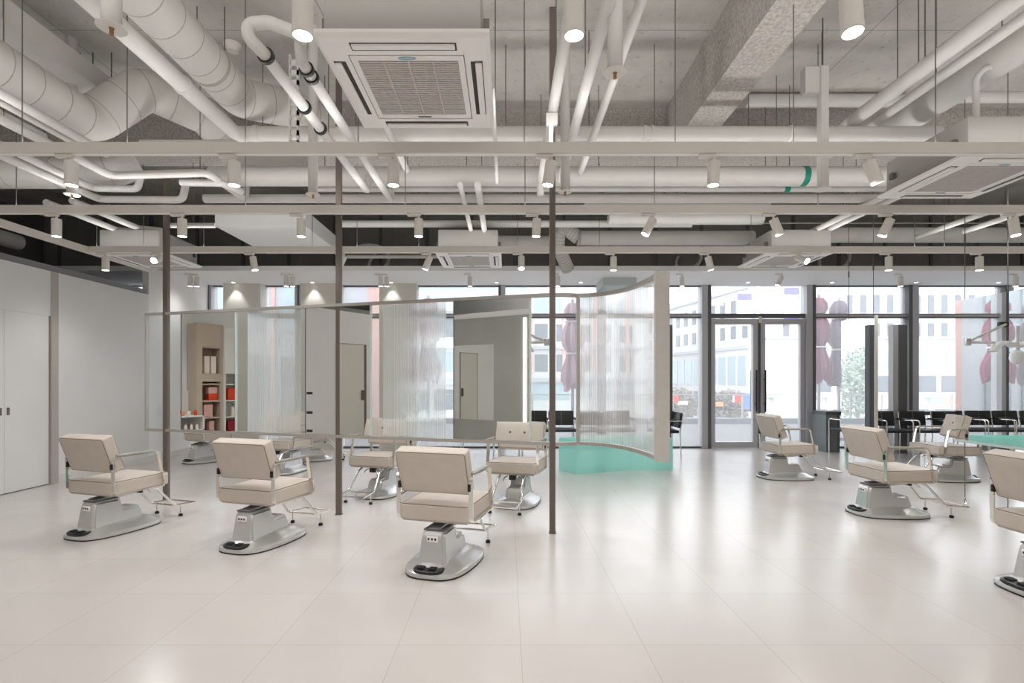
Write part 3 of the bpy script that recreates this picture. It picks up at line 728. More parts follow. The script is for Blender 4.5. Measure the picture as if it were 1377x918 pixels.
pipe('hose','thin white gooseneck hose at the upper right',[at(1345,90,3.9),at(1325,90,3.9),at(1312,105,3.9),at(1313,172,3.9)],.022,.12,'hose')
for px,py,Y,s,lab in ((930,346,9.2,1,'coiled white flexible hose above the soffit, left of the far right ceiling unit'),(1132,348,9.2,1,'looped white flexible hose right of the far right ceiling unit'),(500,345,9.0,1.2,'looped white flexible hose above the soffit, right of the second brown pole')):
    c=at(px,py,Y)+Vector((0,-.1,0)); pipe('flexible_hose',lab,[c+Vector((.30*s*math.cos(a)*(1-.04*k),.04*k,.17*s*math.sin(a))) for k,a in enumerate([2.6-i*.42 for i in range(17)])],.03,0,'hose')
# vertical boxed post with plate
post=MB().box(2.725,2.79,4.40,4.465,2.97,4.02).build('drop_post',M['pipe']); MB().tube([(2.757,4.433,4.0),(2.757,4.433,SLAB)],.006,6).build('hanger',M['rod'],post); tag(post,'square white drop post through both rear tracks at the right','post')
MB().lathe([(.065,2.955),(.065,2.965),(.03,2.972)],(2.757,4.433,0),20).build('plate',M['lamp'],post)
MB().box(2.60,2.725,4.42,4.50,3.80,4.02).build('junction_box',M['pipe'],post)
# sprinkler drops
SP=[(150,38,2.40,'white sprinkler drop with a wide round plate at the upper left'),(827,98,2.74,'white sprinkler drop with round plate at the top, right of the rightmost pole'),
    (421,262,4.54,'small white sprinkler drop under the front track, left of the second pole'),(760,258,4.47,'small white sprinkler drop close to the rightmost pole'),(97,262,4.7,'small white sprinkler drop behind the leftmost front spotlight')]
for px,py,Y,lab in SP:
    c=at(px,py,Y); o=thing('sprinkler_drop',lab,'sprinkler',c)
    MB().tube([(0,0,.005),(0,0,SLAB-c.z)],.042,16).build('drop_pipe',M['pipe'],o)
    MB().lathe([(.062,0),(.064,.003),(.05,.008)],(0,0,0),24).build('cover_plate',M['lamp'],o)
    MB().lathe([(.010,-.03),(.008,-.01),(.012,0)],(0,0,0),10).build('sprinkler_head',pbr('brass',srgb(170,130,90),.3,.8),o)
# smoke detector, strut, emergency lamp
c=Vector((gx(313,4.1)*1.0,4.1,SLAB)); c=Vector(((313-VX)/(VY-60)*(SLAB-H),F*(SLAB-H)/(VY-60),SLAB))
o=MB().lathe([(.02,-.07),(.05,-.065),(.06,-.03),(.075,-.02),(.08,0)],c,20).build('smoke_detector',M['lamp']); tag(o,'round white smoke detector on the concrete slab','smoke detector')
s=MB()
for i in range(9): s.box(-1.83,-1.76,4.3,4.32,3.28+i*.085,3.325+i*.085)
s.box(-1.84,-1.825,4.3,4.33,3.26,4.05); s.box(-1.775,-1.76,4.3,4.33,3.26,4.05)
o=s.build('slotted_strut',M['pipe']); tag(o,'slotted metal strut hanging above the front track, left of the second pole','strut')
o=thing('emergency_lamp','clear boxy emergency lamp hanging by the rightmost pole','lamp',at(742,168,3.75))
MB().rbox((0,0,.04),(.085,.05,.08),.006).build('housing',M['lamp'],o)
MB().rbox((-.005,0,-.07),(.075,.035,.15),.004).build('diffuser',M['glass'],o)
MB().tube([(-.005,0,-.145),(-.005,0,0)],.014,8).build('light_tube',emit('cool_tube',(.85,.95,1.0),1.4),o)

# ceiling cassettes
def make_ac():
    root=empty('ceiling_air_conditioner'); W,D=.84,.90
    fr=MB(); hw,hd=W/2,D/2
    def ring(a,b,z): return [(x*1.0,y*1.0,z) for x,y in [(-a,-b),(a,-b),(a,b),(-a,b)]]
    fr.add(ring(hw,hd,.03)+ring(hw,hd,.012)+ring(hw-.02,hd-.02,0)+ring(.29,.31,-.004)+ring(.29,.31,.02),
        [(i*4+k,i*4+(k+1)%4,(i+1)*4+(k+1)%4,(i+1)*4+k) for i in range(4) for k in range(4)]+[(0,3,2,1)])
    pn=fr.build('panel',M['white'],root)
    gr=MB(); gr.box(-.255,.255,-.262,.262,.002,.012)
    for i in range(27): gr.box(-.25,.25,-.255+i*.0192,-.255+i*.0192+.012,-.004,.002)
    for x in (-.125,0,.125): gr.box(x-.004,x+.004,-.26,.26,-.0055,.002)
    gr.build('intake_grille',M['acgrey'],root)
    gf=MB()
    for a in ((-.285,-.255,-.30,.30),(.255,.285,-.30,.30),(-.255,.255,-.30,-.262),(-.255,.255,.262,.30)): gf.box(a[0],a[1],a[2],a[3],-.003,.006)
    gf.build('grille_frame',M['white'],root)
    for k,(cx,cy,lx,ly) in enumerate(((0,-.365,.50,.05),(0,.365,.50,.05),(-.345,0,.05,.50),(.345,0,.05,.50))):
        v=MB().box(cx-lx/2-.008,cx+lx/2+.008,cy-ly/2-.006,cy+ly/2+.006,-.003,.002).build('air_outlet',M['acslot'],root)
        ox=.012*(1 if cx>0 else -1 if cx<0 else 0); oy=.012*(1 if cy>0 else -1 if cy<0 else 0)
        MB().rbox((cx+ox,cy+oy,-.008),(lx if lx>.1 else .034, ly if ly>.1 else .034,.012),.004).build('louvre_flap',M['white'],v)
    MB().lathe([(.045,-.006),(.045,-.002)],(0,0,0),20,T=Matrix.Translation((0,-.282,0))@Matrix.Diagonal((1,.3,1,1))).build('badge',M['blue'],root)
    MB().box(-.04,.04,.276,.288,-.006,-.002).build('badge',M['bluegrey'],root)
    MB().rbox((0,0,.17),(.76,.80,.27),.015).build('unit_body',pbr('grey_unit_casing',srgb(160,156,151),.5),root)
    for sx in (-1,1):
        for sy in (-1,1): MB().box(sx*.40-.015,sx*.40+.015,sy*.3-.02,sy*.3+.02,.12,.17).build('bracket',M['rod'],root)
    return root
ac=make_ac()
ACS=[(-.50,2.84,2.915,'large square ceiling air conditioner nearest to us, grille fully visible'),(3.73,4.09,2.91,'ceiling air conditioner at the right edge under the front light track'),
     (-.485,6.83,2.90,'small looking ceiling air conditioner in the middle above the mirror partition'),(-4.77,6.83,2.90,'far ceiling air conditioner at the left, above the left wall'),(3.73,6.83,2.90,'far ceiling air conditioner on the right, above the entrance door')]
for i,(x,y,z,lab) in enumerate(ACS):
    o=ac if i==0 else dup(ac); o.location=(x,y,z); tag(o,lab,'air conditioner','ceiling air conditioners')

# light tracks
TZ=2.895
TR={1:3.53,2:4.78,3:6.24}
def track(label,x0,x1,y):
    o=MB().box(x0,x1,y-.03,y+.03,TZ-.034,TZ+.038).build('light_track',M['track']); tag(o,label,'light track')
    g=MB().box(x0+.01,x1-.01,y-.010,y+.010,TZ-.036,TZ-.0335).build('groove',M['white'],o)
    return o
track('front white light track crossing the whole ceiling',-5.1,7.5,TR[1])
track('second white light track from the front',-5.1,8.5,TR[2])
track('third white light track, just in front of the soffit',-5.1,9.2,TR[3])
o=MB().box(-5.18,-5.12,1.0,7.35,TZ-.034,TZ+.038).build('light_track',M['track']); tag(o,'white light track running along the top of the left wall','light track')
o=MB().box(-3,9.2,1.97,2.03,TZ-.034,TZ+.038).build('light_track',M['track']); tag(o,'nearest white light track above the picture top, holding three spotlights','light track')
def make_spot():
    root=empty('track_spotlight')
    MB().rbox((-.045,0,-.012),(.12,.036,.024),.004).build('adapter',M['lamp'],root)
    pv=MB().tube([(0,0,-.02),(0,0,-.06)],.010,8).build('pivot',M['lamp'],root)
    b=MB().lathe([(.012,.008),(.038,.006),(.040,0),(.040,-.155),(.036,-.160),(.036,-.150)],(0,0,0),24).build('lamp_body',M['lamp'],root)
    b.location=(0,0,-.055)
    MB().lathe([(.0355,-.158),(.0355,-.154)],(0,0,0),20).build('lens',M['lens'],b)
    return root
spot=make_spot(); first=[True]
SPOTS={0:[(407,0,0),(772,0,0),(1143,0,-6)],
 1:[(96,0,0),(315,0,0),(529,0,0),(741,8,0),(960,2,0),(1168,-24,0)],
 2:[(76,0,0),(245,0,0),(405,0,0),(563,0,0),(722,3,0),(878,28,0),(1040,-24,0),(1197,20,12),(1362,0,-10)],
 3:[(142,0,0),(216,-10,-62),(340,-10,0),(462,25,0),(578,22,0),(701,0,-20),(825,0,0),(952,-14,0),(1072,-30,-55),(1195,0,0),(1317,0,0)],
 4:[(256,0,0),(385,0,0),(512,0,0),(632,0,0),(750,0,0),(917,0,0),(1051,25,0),(1211,0,0),(1366,0,0)]}
TN={0:'above the picture top',1:'on the front light track',2:'on the second light track',3:'on the third light track',4:'under the soffit'}
lamps=[]
for t,lst in SPOTS.items():
    Y={0:2.0,1:TR[1],2:TR[2],3:TR[3],4:8.69}[t]; z=3.12 if t==4 else TZ-.035
    for i,(px,ty,tx) in enumerate(lst):
        o=spot if first[0] else dup(spot); first[0]=False
        o.location=(gx(px,Y),Y,z)
        tag(o,'white cylinder spotlight %s, %s of its row'%(TN[t],nth(i)),'spotlight','track spotlights')
        b=[c for c in o.children if c.name.startswith('lamp_body')][0]
        b.rotation_euler=(math.radians(tx),math.radians(ty),0)
        if t==4 and i<3:
            o2=dup(o,(gx(px,Y)+.10,Y+.02,z)); tag(o2,'white cylinder spotlight under the soffit, right half of the pair %s'%(['nearest the left wall','between the first beige pillars','by the last beige pillar'][i]),'spotlight')
            tag(o,'white cylinder spotlight under the soffit, left half of the pair %s'%(['nearest the left wall','between the first beige pillars','by the last beige pillar'][i]))
        lamps.append((Vector(o.location)+Vector((0,0,-.225)),ty,tx,t))
# recessed downlights in the soffit
for i,px in enumerate((314,420,526,668,781,1006,1119,1232,1343)):
    o=thing('recessed_downlight','tiny recessed soffit downlight, %s of the row'%nth(i),'downlight',(gx(px,9.45),9.45,3.12),group='soffit downlights')
    MB().lathe([(.045,0),(.045,-.004),(.032,-.005)],(0,0,0),18).build('trim_ring',M['white'],o)
    MB().lathe([(.031,-.0055),(.031,-.003)],(0,0,0),16).build('lens',M['lens_low'],o)
# hanger rods
def rods(lst,Y,z0,z1,label,group,r=.004):
    me=None
    for i,px in enumerate(lst):
        x=gx(px,Y)
        if me is None: me=MB().tube([(0,0,0),(0,0,z1-z0)],r,6).mesh('hanger_rod',M['rod'])
        o=bpy.data.objects.new('hanger_rod',me); C.objects.link(o); o.location=(x,Y,z0)
        tag(o,label%nth(i),'hanger rod',group)
rods((30,171,330,705,908,1067,1258),TR[1],TZ+.038,SLAB,'thin steel rod holding the front light track, %s','front track rods')
rods((22,330,545,706,880,1100),TR[2],TZ+.038,SLAB,'thin steel rod holding the second light track, %s','second track rods')
rods((130,193,274,420,480,563,696,806,1010,1230,1270),TR[3],TZ+.038,SLAB,'thin steel rod holding the third light track, %s','third track rods')
for k,y in enumerate((2.6,4.6,6.6)):
    o=MB().tube([(-5.15,y,TZ+.036),(-5.15,y,SLAB)],.004,6).build('hanger_rod',M['rod']); tag(o,'thin steel rod holding the wall side light track, %s'%['nearest','middle one','farthest'][k],'hanger rod','wall side track rods')
rods((240,405,564,690,740,808,880,1276,1352),8.43,3.2,SLAB,'thin steel rod above the soffit edge, %s','soffit rods')
rods((40,72,97,108,125,150),4.9,3.9,SLAB,'dark steel rod above the left spiral duct, %s','left duct rods',.006)
rods((265,302),4.3,4.06,SLAB,'short steel rod above the big spiral duct, %s','spiral duct rods',.005)
for px,py,X,z,lab in ((1207,40,3.16,3.71,'steel rod holding the upper corner pipe, farther one'),(1244,0,3.16,3.71,'steel rod holding the upper corner pipe, nearer one')):
    Y=X*F/(px-VX); o=MB().tube([(X,Y,z),(X,Y,SLAB)],.005,6).build('hanger_rod',M['rod']); tag(o,lab,'hanger rod')

# ------------------------------------------------------------------ teal bench
def bench():
    front=[(.96,7.0),(1.2,7.07),(1.45,7.22),(1.75,7.33),(2.05,7.36),(2.40,7.34)]
    back=[(2.40,7.75),(2.0,7.78),(1.6,7.74),(1.2,7.62),(.76,7.36)]
    f=[(p.x,p.y) for p in round_path([(x,y,0) for x,y in front],.3,4)]
    o=thing('acrylic_bench','translucent teal acrylic bench with a wavy front, behind the curved partition end','bench')
    poly=f+back
    sh=MB(); k=len(poly)
    sh.add([(x,y,0) for x,y in poly]+[(x,y,.445) for x,y in poly],[(i,(i+1)%k,(i+1)%k+k,i+k) for i in range(k)]); sh.build('side_shell',M['teal'],o)
    MB().prism(poly,.445,.465).build('seat_top',M['teal'],o)
    return o
bench()

# ------------------------------------------------------------------ waiting area: black chairs and grey tables
def make_bchair():
    r=empty('waiting_chair')
    MB().rbox((0,.02,.44),(.44,.42,.05),.012).build('seat',M['bleather'],r)
    B=Matrix.Translation((0,-.21,.63))@Matrix.Rotation(math.radians(8),4,'X')
    bk=MB().rbox((0,0,0),(.44,.035,.26),.01,2,B).build('backrest',M['bleather'],r)
    st=MB()
    for i in range(6): st.rbox((0,.02,-.10+i*.04),(.012,.006,.008),.002,1,B)
    st.build('lacing',M['lamp'],bk)
    for sx in (-1,1):
        x=sx*.222
        MB().tube([(x,-.25,.74),(x,-.20,.42),(x,-.22,0)],.010,8,.05).build('leg',M['chrome'],r)
        MB().tube([(x,.22,0),(x,.22,.62),(x,-.22,.62)],.010,8,.05).build('leg',M['chrome'],r)
        MB().rbox((x,0,.635),(.022,.30,.02),.006).build('armrest',M['bleather'],r)
    return r
bch=make_bchair()
BC=[(.50,8.9,180,'black waiting chair seen through clear glass left of the rightmost pole'),(.98,8.9,180,'black waiting chair seen through clear glass, crossed by the rightmost pole'),(1.48,8.9,180,'black waiting chair beside the stile of the curved panel'),(1.98,8.9,180,'black waiting chair blurred behind the curved ribbed panel'),
 (5.98,8.86,0,'black waiting chair tucked under the grey table'),(6.60,8.75,180,'black waiting chair under the pale edge bar mirror'),(7.15,8.75,180,'black waiting chair before the tall grey panel'),(7.68,8.7,180,'black waiting chair left of the buttoned salon chair'),(8.25,8.7,180,'black waiting chair hidden behind the wire tied mirror'),
 (2.70,8.72,-90,'black thin legged chair peeking out right of the steel end post'),(0.0,8.9,180,'black waiting chair seen under the partition near the large mirror'),(-.55,8.9,180,'black waiting chair farthest left under the partition')]
for i,(x,y,h,lab) in enumerate(BC):
    o=bch if i==0 else dup(bch); o.location=(x,y,0); o.rotation_euler=(0,0,-math.radians(h)); tag(o,lab,'chair','black waiting chairs')
t=thing('long_table','dark grey panel table by the windows, right of the entrance door','table')
MB().box(5.78,10.2,9.2,9.62,.67,.735).build('tabletop',M['table'],t)
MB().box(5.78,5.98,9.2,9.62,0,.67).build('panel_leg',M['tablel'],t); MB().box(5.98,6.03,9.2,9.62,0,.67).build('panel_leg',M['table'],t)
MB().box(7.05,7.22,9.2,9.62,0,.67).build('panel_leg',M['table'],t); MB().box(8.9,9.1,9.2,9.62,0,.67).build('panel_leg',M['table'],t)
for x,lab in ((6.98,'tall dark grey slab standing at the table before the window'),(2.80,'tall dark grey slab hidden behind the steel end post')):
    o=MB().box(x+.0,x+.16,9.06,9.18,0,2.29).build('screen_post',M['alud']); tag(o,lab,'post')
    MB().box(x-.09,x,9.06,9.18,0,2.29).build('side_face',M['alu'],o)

# hair steamer on the window mullion
def steamer():
    o=thing('hair_steamer','white wall mounted hair processor arm on the window mullion behind the large mirror','hair processor')
    x0,y0=gx(678,WY)+.02,WY-.12
    MB().rbox((x0,y0,2.36),(.16,.08,.10),.01).build('wall_bracket',M['black'],o)
    a=MB().tube([(x0,y0-.05,2.36),(x0+.78,y0-.12,2.02)],.025,10).build('upper_arm',M['lamp'],o)
    MB().tube([(x0+.78,y0-.12,2.02),(x0+.02,y0-.30,1.98)],.025,10).build('lower_arm',M['lamp'],o)
    MB().rbox((x0+.78,y0-.12,2.02),(.10,.07,.14),.02).build('elbow',M['silver'],o)
    MB().tube([(x0+.02,y0-.30,2.30),(x0+.02,y0-.30,1.85)],.03,10).build('stem',M['lamp'],o)
    for s in (-1,1):
        pr=[]
        for i in range(9):
            u=i/8; pr.append((x0+.05+s*(.05+.42*u),y0-.32,1.92+.16*math.sin(u*2.2)-.22*u*u))
        MB().sweep(pr,[(-.10,-.02),(-.05,.02),(.05,.02),(.10,-.02)],side=(0,1,0)).build('heater_hood',M['lamp'],o)
    MB().lathe([(.02,-.16),(.09,-.13),(.12,-.05),(.11,.05),(.05,.10)],(x0+.06,y0-.34,1.75),18).build('heater_bowl',M['white'],o)
steamer()

# ------------------------------------------------------------------ reflected side of the room (out of frame on the left, seen in the mirrors)
sh=thing('display_shelf','tall beige wooden display shelf of boxed hair products, seen in the leftmost mirror','shelf',(-5.40,4.30,0))
s=MB()
s.box(-.28,-.25,-.28,-.02,0,2.14)
s.box(-.28,.0,-.32,-.28,0,2.14); s.box(-.28,.0,-.02,.06,0,2.14)
for z in (.02,.5,.73,.98,1.23,1.38,1.78): s.box(-.25,-.01,-.28,-.02,z,z+.02)
s.box(-.25,.0,-.28,-.02,1.28,1.378); s.box(-.25,.0,-.28,-.02,1.80,2.14); s.box(-.25,.0,-.28,-.02,.04,.12)
s.build('carcass',M['wood'],sh)
s2=thing('white_display_shelf','white display shelf with red and orange cartons, seen in the leftmost mirror','shelf',(-5.46,3.96,0))
q=MB(); q.box(-.28,-.25,-.30,.0,0,2.1); q.box(-.28,.10,-.32,-.30,0,2.1); q.box(-.28,.10,-.0,.02,0,2.1)
for z in (.02,.5,.73,.98,1.23): q.box(-.26,.09,-.30,0,z,z+.015)
q.box(-.26,.10,-.30,0,1.4,2.1); q.build('carcass',M['whiteshelf'],s2)
def carton(loc,d,m,lab,group):
    o=MB().rbox((0,0,d[2]/2),d,.004,1).build('product_box',M[m]); o.location=loc; tag(o,lab,'product box',group)
def bottle(loc,r,h,m,lab,group,cap='p_blk'):
    o=thing('product_bottle',lab,'bottle',loc,group=group)
    MB().lathe([(r*.95,0),(r,.01),(r,h*.72),(r*.4,h*.8),(r*.38,h*.84)],(0,0,0),14).build('bottle_body',M[m],o)
    MB().lathe([(r*.42,h*.84),(r*.42,h)],(0,0,0),12).build('cap',M[cap],o)
G1='products on the mirrored display shelves'
for k,(dy,z,m,h,lab) in enumerate(((-.21,1.40,'p_cream',.26,'white tall carton on the top shelf of the beige display, first'),(-.11,1.40,'p_cream',.26,'white tall carton on the top shelf of the beige display, second'),
    (-.20,1.0,'p_red',.10,'red carton at the bottom of the pink stack'),(-.20,1.10,'p_pink',.10,'pink carton on top of the red one'),(-.13,.75,'p_pink',.19,'pale pink carton on the middle shelf'),(-.18,.52,'p_pink',.17,'slim pink tube carton on the lower shelf'),(-.15,.14,'p_teal',.17,'teal carton on the lowest beige shelf'))):
    carton((-5.50,4.30+dy,z),(.10,.075 if k in(0,1,5) else .13,h),m,lab,G1)
for dy,z,m,h,lab in ((-.16,1.0,'p_red',.18,'bright orange carton on the white display shelf'),(-.16,.52,'p_dred',.16,'dark red carton on the white display shelf'),(-.16,.14,'p_teal',.18,'teal carton on the lowest white shelf')):
    carton((-5.50,3.96+dy,z),(.10,.15,h),m,lab,G1)
bottle((-5.46,3.80,.745),.03,.19,'p_cream','cream bottle on the white display shelf',G1,'s_gr')
ct=thing('product_trolley','white product trolley with bottles on top, low in the leftmost mirror','trolley',(-5.38,4.66,0))
q=MB(); q.box(-.28,.20,-.30,-.28,0,.80); q.box(-.28,.20,.26,.28,0,.80); q.box(-.28,-.26,-.3,.28,0,1.15)
for z in (.06,.40,.58,.78): q.box(-.28,.20,-.30,.28,z,z+.02)
q.build('cabinet',M['whiteshelf'],ct)
G2='bottles on the product trolley'
for i in range(6): bottle((-5.25,4.45+i*.085,.80),.022,.08+.0*(i%3),['p_red','p_cream','s_or','p_red','s_or','p_cream'][i],'small bottle on the trolley top, %s of the row'%nth(i),G2,['p_red','s_or','p_cream','p_cream','p_red','s_gr'][i])
bottle((-5.36,4.78,.80),.035,.24,'p_cream','tall cream bottle with black top on the trolley',G2); bottle((-5.36,4.88,.80),.03,.17,'p_blk','black bottle on the trolley',G2,'p_cream')
for i in range(7): bottle((-5.25,4.43+i*.075,.60),.02,.09,'p_cream','small pink capped bottle on the trolley shelf, %s'%nth(i),G2,'p_pink')
# steel station wall behind us, seen in the right mirror
st=thing('steel_station_wall','brushed steel station wall with a light strip, seen in the large mirror','partition')
MB().box(-5.5,-2.70,-.72,-.66,0,2.63).build('steel_panel',M['steel'],st)
MB().box(-2.86,-2.80,-.66,-.64,.45,2.56).build('light_strip',M['led'],st)
MB().box(-5.1,-3.58,-.66,-.648,.46,2.06).build('mirror_panel',M['mirror'],st)
struct('ceiling_rear_soffit', MB().box(WX,-1.0,-5.1,-.7,2.63,2.75), M['wall_cool'])

# ------------------------------------------------------------------ outside
struct('terrace', MB().box(-14,26,WY+.15,16.2,-.12,-.04), M['deck'])
struct('terrace_kerb', MB().box(-3.7,26,15.8,16.2,-.04,.12), M['kerb'])
gr=thing('glass_railing','clear glass terrace railing with a slim top rail beyond the windows','railing')
MB().box(-3.6,26,15.98,16.0,.12,.84).build('glass_panel',M['glass'],gr); MB().box(-3.6,26,15.96,16.02,.84,.87).build('top_rail',M['rail'],gr)
for i in range(14): MB().box(-3.6+i*2.2,-3.56+i*2.2,15.96,16.02,.12,.84).build('railing_post',M['rail'],gr)
struct('street', MB().box(-80,120,16.2,140,-4.1,-4.0), M['street'])
def facade(name,label,a,b,z0,z1,m,rows,depth=10,bands=(),cols=None):
    """a,b: plan points of the front; rows: (z0,z1,width,pitch,offset,mat)"""
    A=Vector((a[0],a[1],0)); B=Vector((b[0],b[1],0)); d=(B-A); L=d.length; d/=L; n=Vector((d.y,-d.x,0))
    T=Matrix(((d.x,-n.x,0,A.x),(d.y,-n.y,0,A.y),(0,0,1,0),(0,0,0,1)))
    root=thing(name,label,'building')
    MB().box(0,L,0,depth,z0,z1,T=T).build('wall',M[m],root)
    for (c0,c1,w,p,o,mm) in rows:
        x=o
        while x+w<L-.1:
            f=MB().box(x,x+w,-.06,.02,c0,c1,T=T).build('window',M[mm],root)
            x+=p
    for (c0,c1,mm,th) in bands: MB().box(0,L,-th,.02,c0,c1,T=T).build('ledge',M[mm],root)
    return root,T,L
R,T1,L1=facade('office_building','white office building across the street with rows of tall windows, right of the door',(22.9,45),(42,45),-4,12.5,'bwhite',
  [(7.3,8.9,.5,1.2,7.2,'bwin'),(5.25,6.4,.5,1.2,7.2,'bwin'),(2.3,4.0,2.6,3.2,3.2,'bwinl'),(.3,1.75,2.6,3.1,3.2,'bwin'),(-3.2,-1.2,2.4,3.0,3.0,'bwin'),(9.8,11.4,.5,1.2,7.2,'bwin'),(5.25,8.9,.5,40,1.6,'bwin')],
  bands=((4.95,5.15,'bgrey',.3),(-.2,0,'bgrey',.2)),depth=1)
for k in range(8): MB().box(7.7+k*2.4,8.0+k*2.4,-.05,.02,5.25,8.9,T=T1).build('colour_panel',M['borange'],R)
R,T2,L2=facade('office_building','long white office block receding along the street, seen through the entrance door',(16.0,77),(21.7,45.6),-4,10.3,'bwhite',
  [(7.3,8.8,.7,1.7,.5,'bwin'),(5.2,6.4,.7,1.7,.5,'bwin'),(.9,3.6,1.1,1.5,.4,'bwinl'),(-1.6,.2,1.1,1.5,.4,'bwin')],bands=((4.2,4.5,'bgrey',.2),(9.6,9.8,'bgrey',.2)),depth=.8)
R,T3,L3=facade('apartment_building','pale apartment building with glazed balconies, seen above the partition middle',(-8.6,40),(2.0,42),-4,16,'bwhite',
  [(-1.0,.6,2.2,2.6,.3,'bwin'),(2.0,3.6,2.2,2.6,.3,'bwinl'),(4.8,6.4,2.2,2.6,.3,'bwin'),(7.6,9.6,2.4,2.6,.3,'bwinl')],bands=((1.0,1.5,'bgrey',.5),(3.9,4.3,'s_wh',.6),(6.8,7.2,'bgrey',.5)))
R,T4,L4=facade('apartment_building','pinkish white building with pink piers, seen through the clear glass by the rightmost pole',(2.2,50),(14.5,52),-4,14,'bwhite',
  [(-.6,1.0,1.6,2.2,.4,'bwinl'),(2.2,3.9,1.3,2.2,.6,'bwin'),(5.2,6.9,1.3,2.2,.6,'bwin'),(8.0,9.6,1.6,2.2,.4,'bwinl')],bands=((1.2,1.6,'bgrey',.6),(4.4,4.7,'bgrey',.4)))
for k in range(4): MB().box(.1+k*3.3,.5+k*3.3,-.1,.02,2,13,T=T4).build('pier',M['p_pink'],R)
R,T5,L5=facade('neighbour_wing','grey panelled neighbouring wing with a salmon brick corner, beyond the first windows',(-9.2,15.2),(-3.75,15.2),-.04,9,'bgrey',[(2.75,4.2,.75,1.1,.3,'bwinl'),(.4,2.0,.75,1.1,.3,'bwin')],depth=1.2)
MB().box(L5-.38,L5+.02,-.05,1.22,-.04,9,T=T5).build('brick_corner',M['bpink'],R); MB().box(1.5,2.3,-.05,.02,-.04,9,T=T5).build('brick_strip',M['bpink'],R)
# shop boards along the street
k=0
for (px0,px1,py0,py1,Y,mm,lab) in ((985,1012,532,541,40,'s_wh','white shop board low behind the door'),(988,997,531,541,39.8,'s_red','red shop board low behind the left door leaf'),(1000,1010,529,550,39.6,'s_blue','blue shop board beside the door handles'),
    (962,972,540,546,40,'s_or','orange shop board near the left door frame'),(905,912,530,541,41,'s_red','small red shop board just right of the end post'),(911,924,539,544,41,'s_yel','yellow shop board right of the end post'),
    (1040,1072,533,541,44.6,'s_yel','cream shop sign strip behind the right door leaf'),(1092,1102,533,538,44.6,'s_red','pink red shop sign under the umbrellas'),(1112,1140,533,543,44.6,'s_yel','cream shop sign right of the umbrella pole'),
    (1250,1275,535,543,44.6,'s_grn','green shop awning at the right'),(1275,1288,536,543,44.6,'s_or','orange shop awning beside the green one'),(1196,1206,545,553,44.6,'s_or','orange brick shop front behind the grey slab')):
    o=MB().box(gx(px0,Y),gx(px1,Y),Y-.1,Y,gz(py1,Y),gz(py0,Y)).build('shop_sign',M[mm]); tag(o,lab,'sign','shop signs across the street')
# umbrellas
def umbrella(label,x,y,m,r,z0,z1,seed):
    rnd=random.Random(seed); o=thing('closed_umbrella',label,'umbrella',(x,y,-.04))
    MB().tube([(0,0,0),(0,0,z1+.08)],.035,12).build('pole',M['alu'],o)
    MB().lathe([(.25,0),(.25,.06),(.05,.09)],(0,0,0),20).build('stand',M['kerb'],o)
    rings=[]; n=36; H_=z1-z0; ph=rnd.random()*6
    for i in range(15):
        u=i/14; z=z0+H_*u
        rr=r*(.62+.38*abs(math.sin(u*7.2+.6)))*(1 if u<.9 else 1-(u-.9)*6)
        if u<.25: rr*=1.15-.4*u
        if abs(u-.40)<.04 or abs(u-.78)<.03: rr*=.72
        rings.append([((rr*(1+.20*math.sin(8*a+ph+u*2)))*math.cos(a),(rr*(1+.20*math.sin(8*a+ph+u*2)))*math.sin(a),z+(.10*math.sin(4*a+ph) if i==0 else 0)) for a in [2*PI*q/n for q in range(n)]])
    c=MB().loft(rings,cap=True).build('canopy',M[m],o)
    for u in (.40,.78): MB().tube([(r*.72*math.cos(2*PI*q/20),r*.72*math.sin(2*PI*q/20),z0+H_*u) for q in range(20)],.02,6,closed=True).build('tie',M['flagw'],c)
umbrella('closed burgundy umbrella outside, right of the entrance door',gx(1101,11.5),11.5,'red',.20,1.35,3.2,1)
umbrella('closed grey purple umbrella beside the burgundy one',gx(1128,11.6),11.6,'purple',.20,1.30,3.15,2)
umbrella('closed pale pink umbrella outside, just left of the curved panel stile',gx(770,10.45),10.45,'pinkc',.19,1.2,2.92,3)
umbrella('closed burgundy umbrella outside behind the second ribbed panel',-1.78,11.6,'red',.24,1.35,3.2,4)
umbrella('closed grey purple umbrella behind the second ribbed panel',-2.52,11.5,'purple',.24,1.3,3.15,5)
# street banners
for px,py0,py1,Y,lab in ((1001,392,438,36,'purple and white street banner left of the door centre'),(1064,384,432,34,'purple and white street banner above the right door leaf')):
    o=thing('street_banner',lab,'banner',(gx(px,Y),Y,-4))
    zz0,zz1=gz(py1,Y)+4,gz(py0,Y)+4
    MB().tube([(.55,0,0),(.55,0,zz1+.3)],.06,8).build('banner_pole',M['alu'],o)
    MB().box(-.5,.5,-.02,.02,zz0,zz1).build('banner_cloth',M['flagw'],o)
    MB().box(-.5,.5,-.03,-.02,zz1-.6,zz1-.15).build('banner_stripe',M['flag'],o); MB().box(-.5,.5,-.03,-.02,zz0+.1,zz0+.4).build('banner_stripe',M['flag'],o)
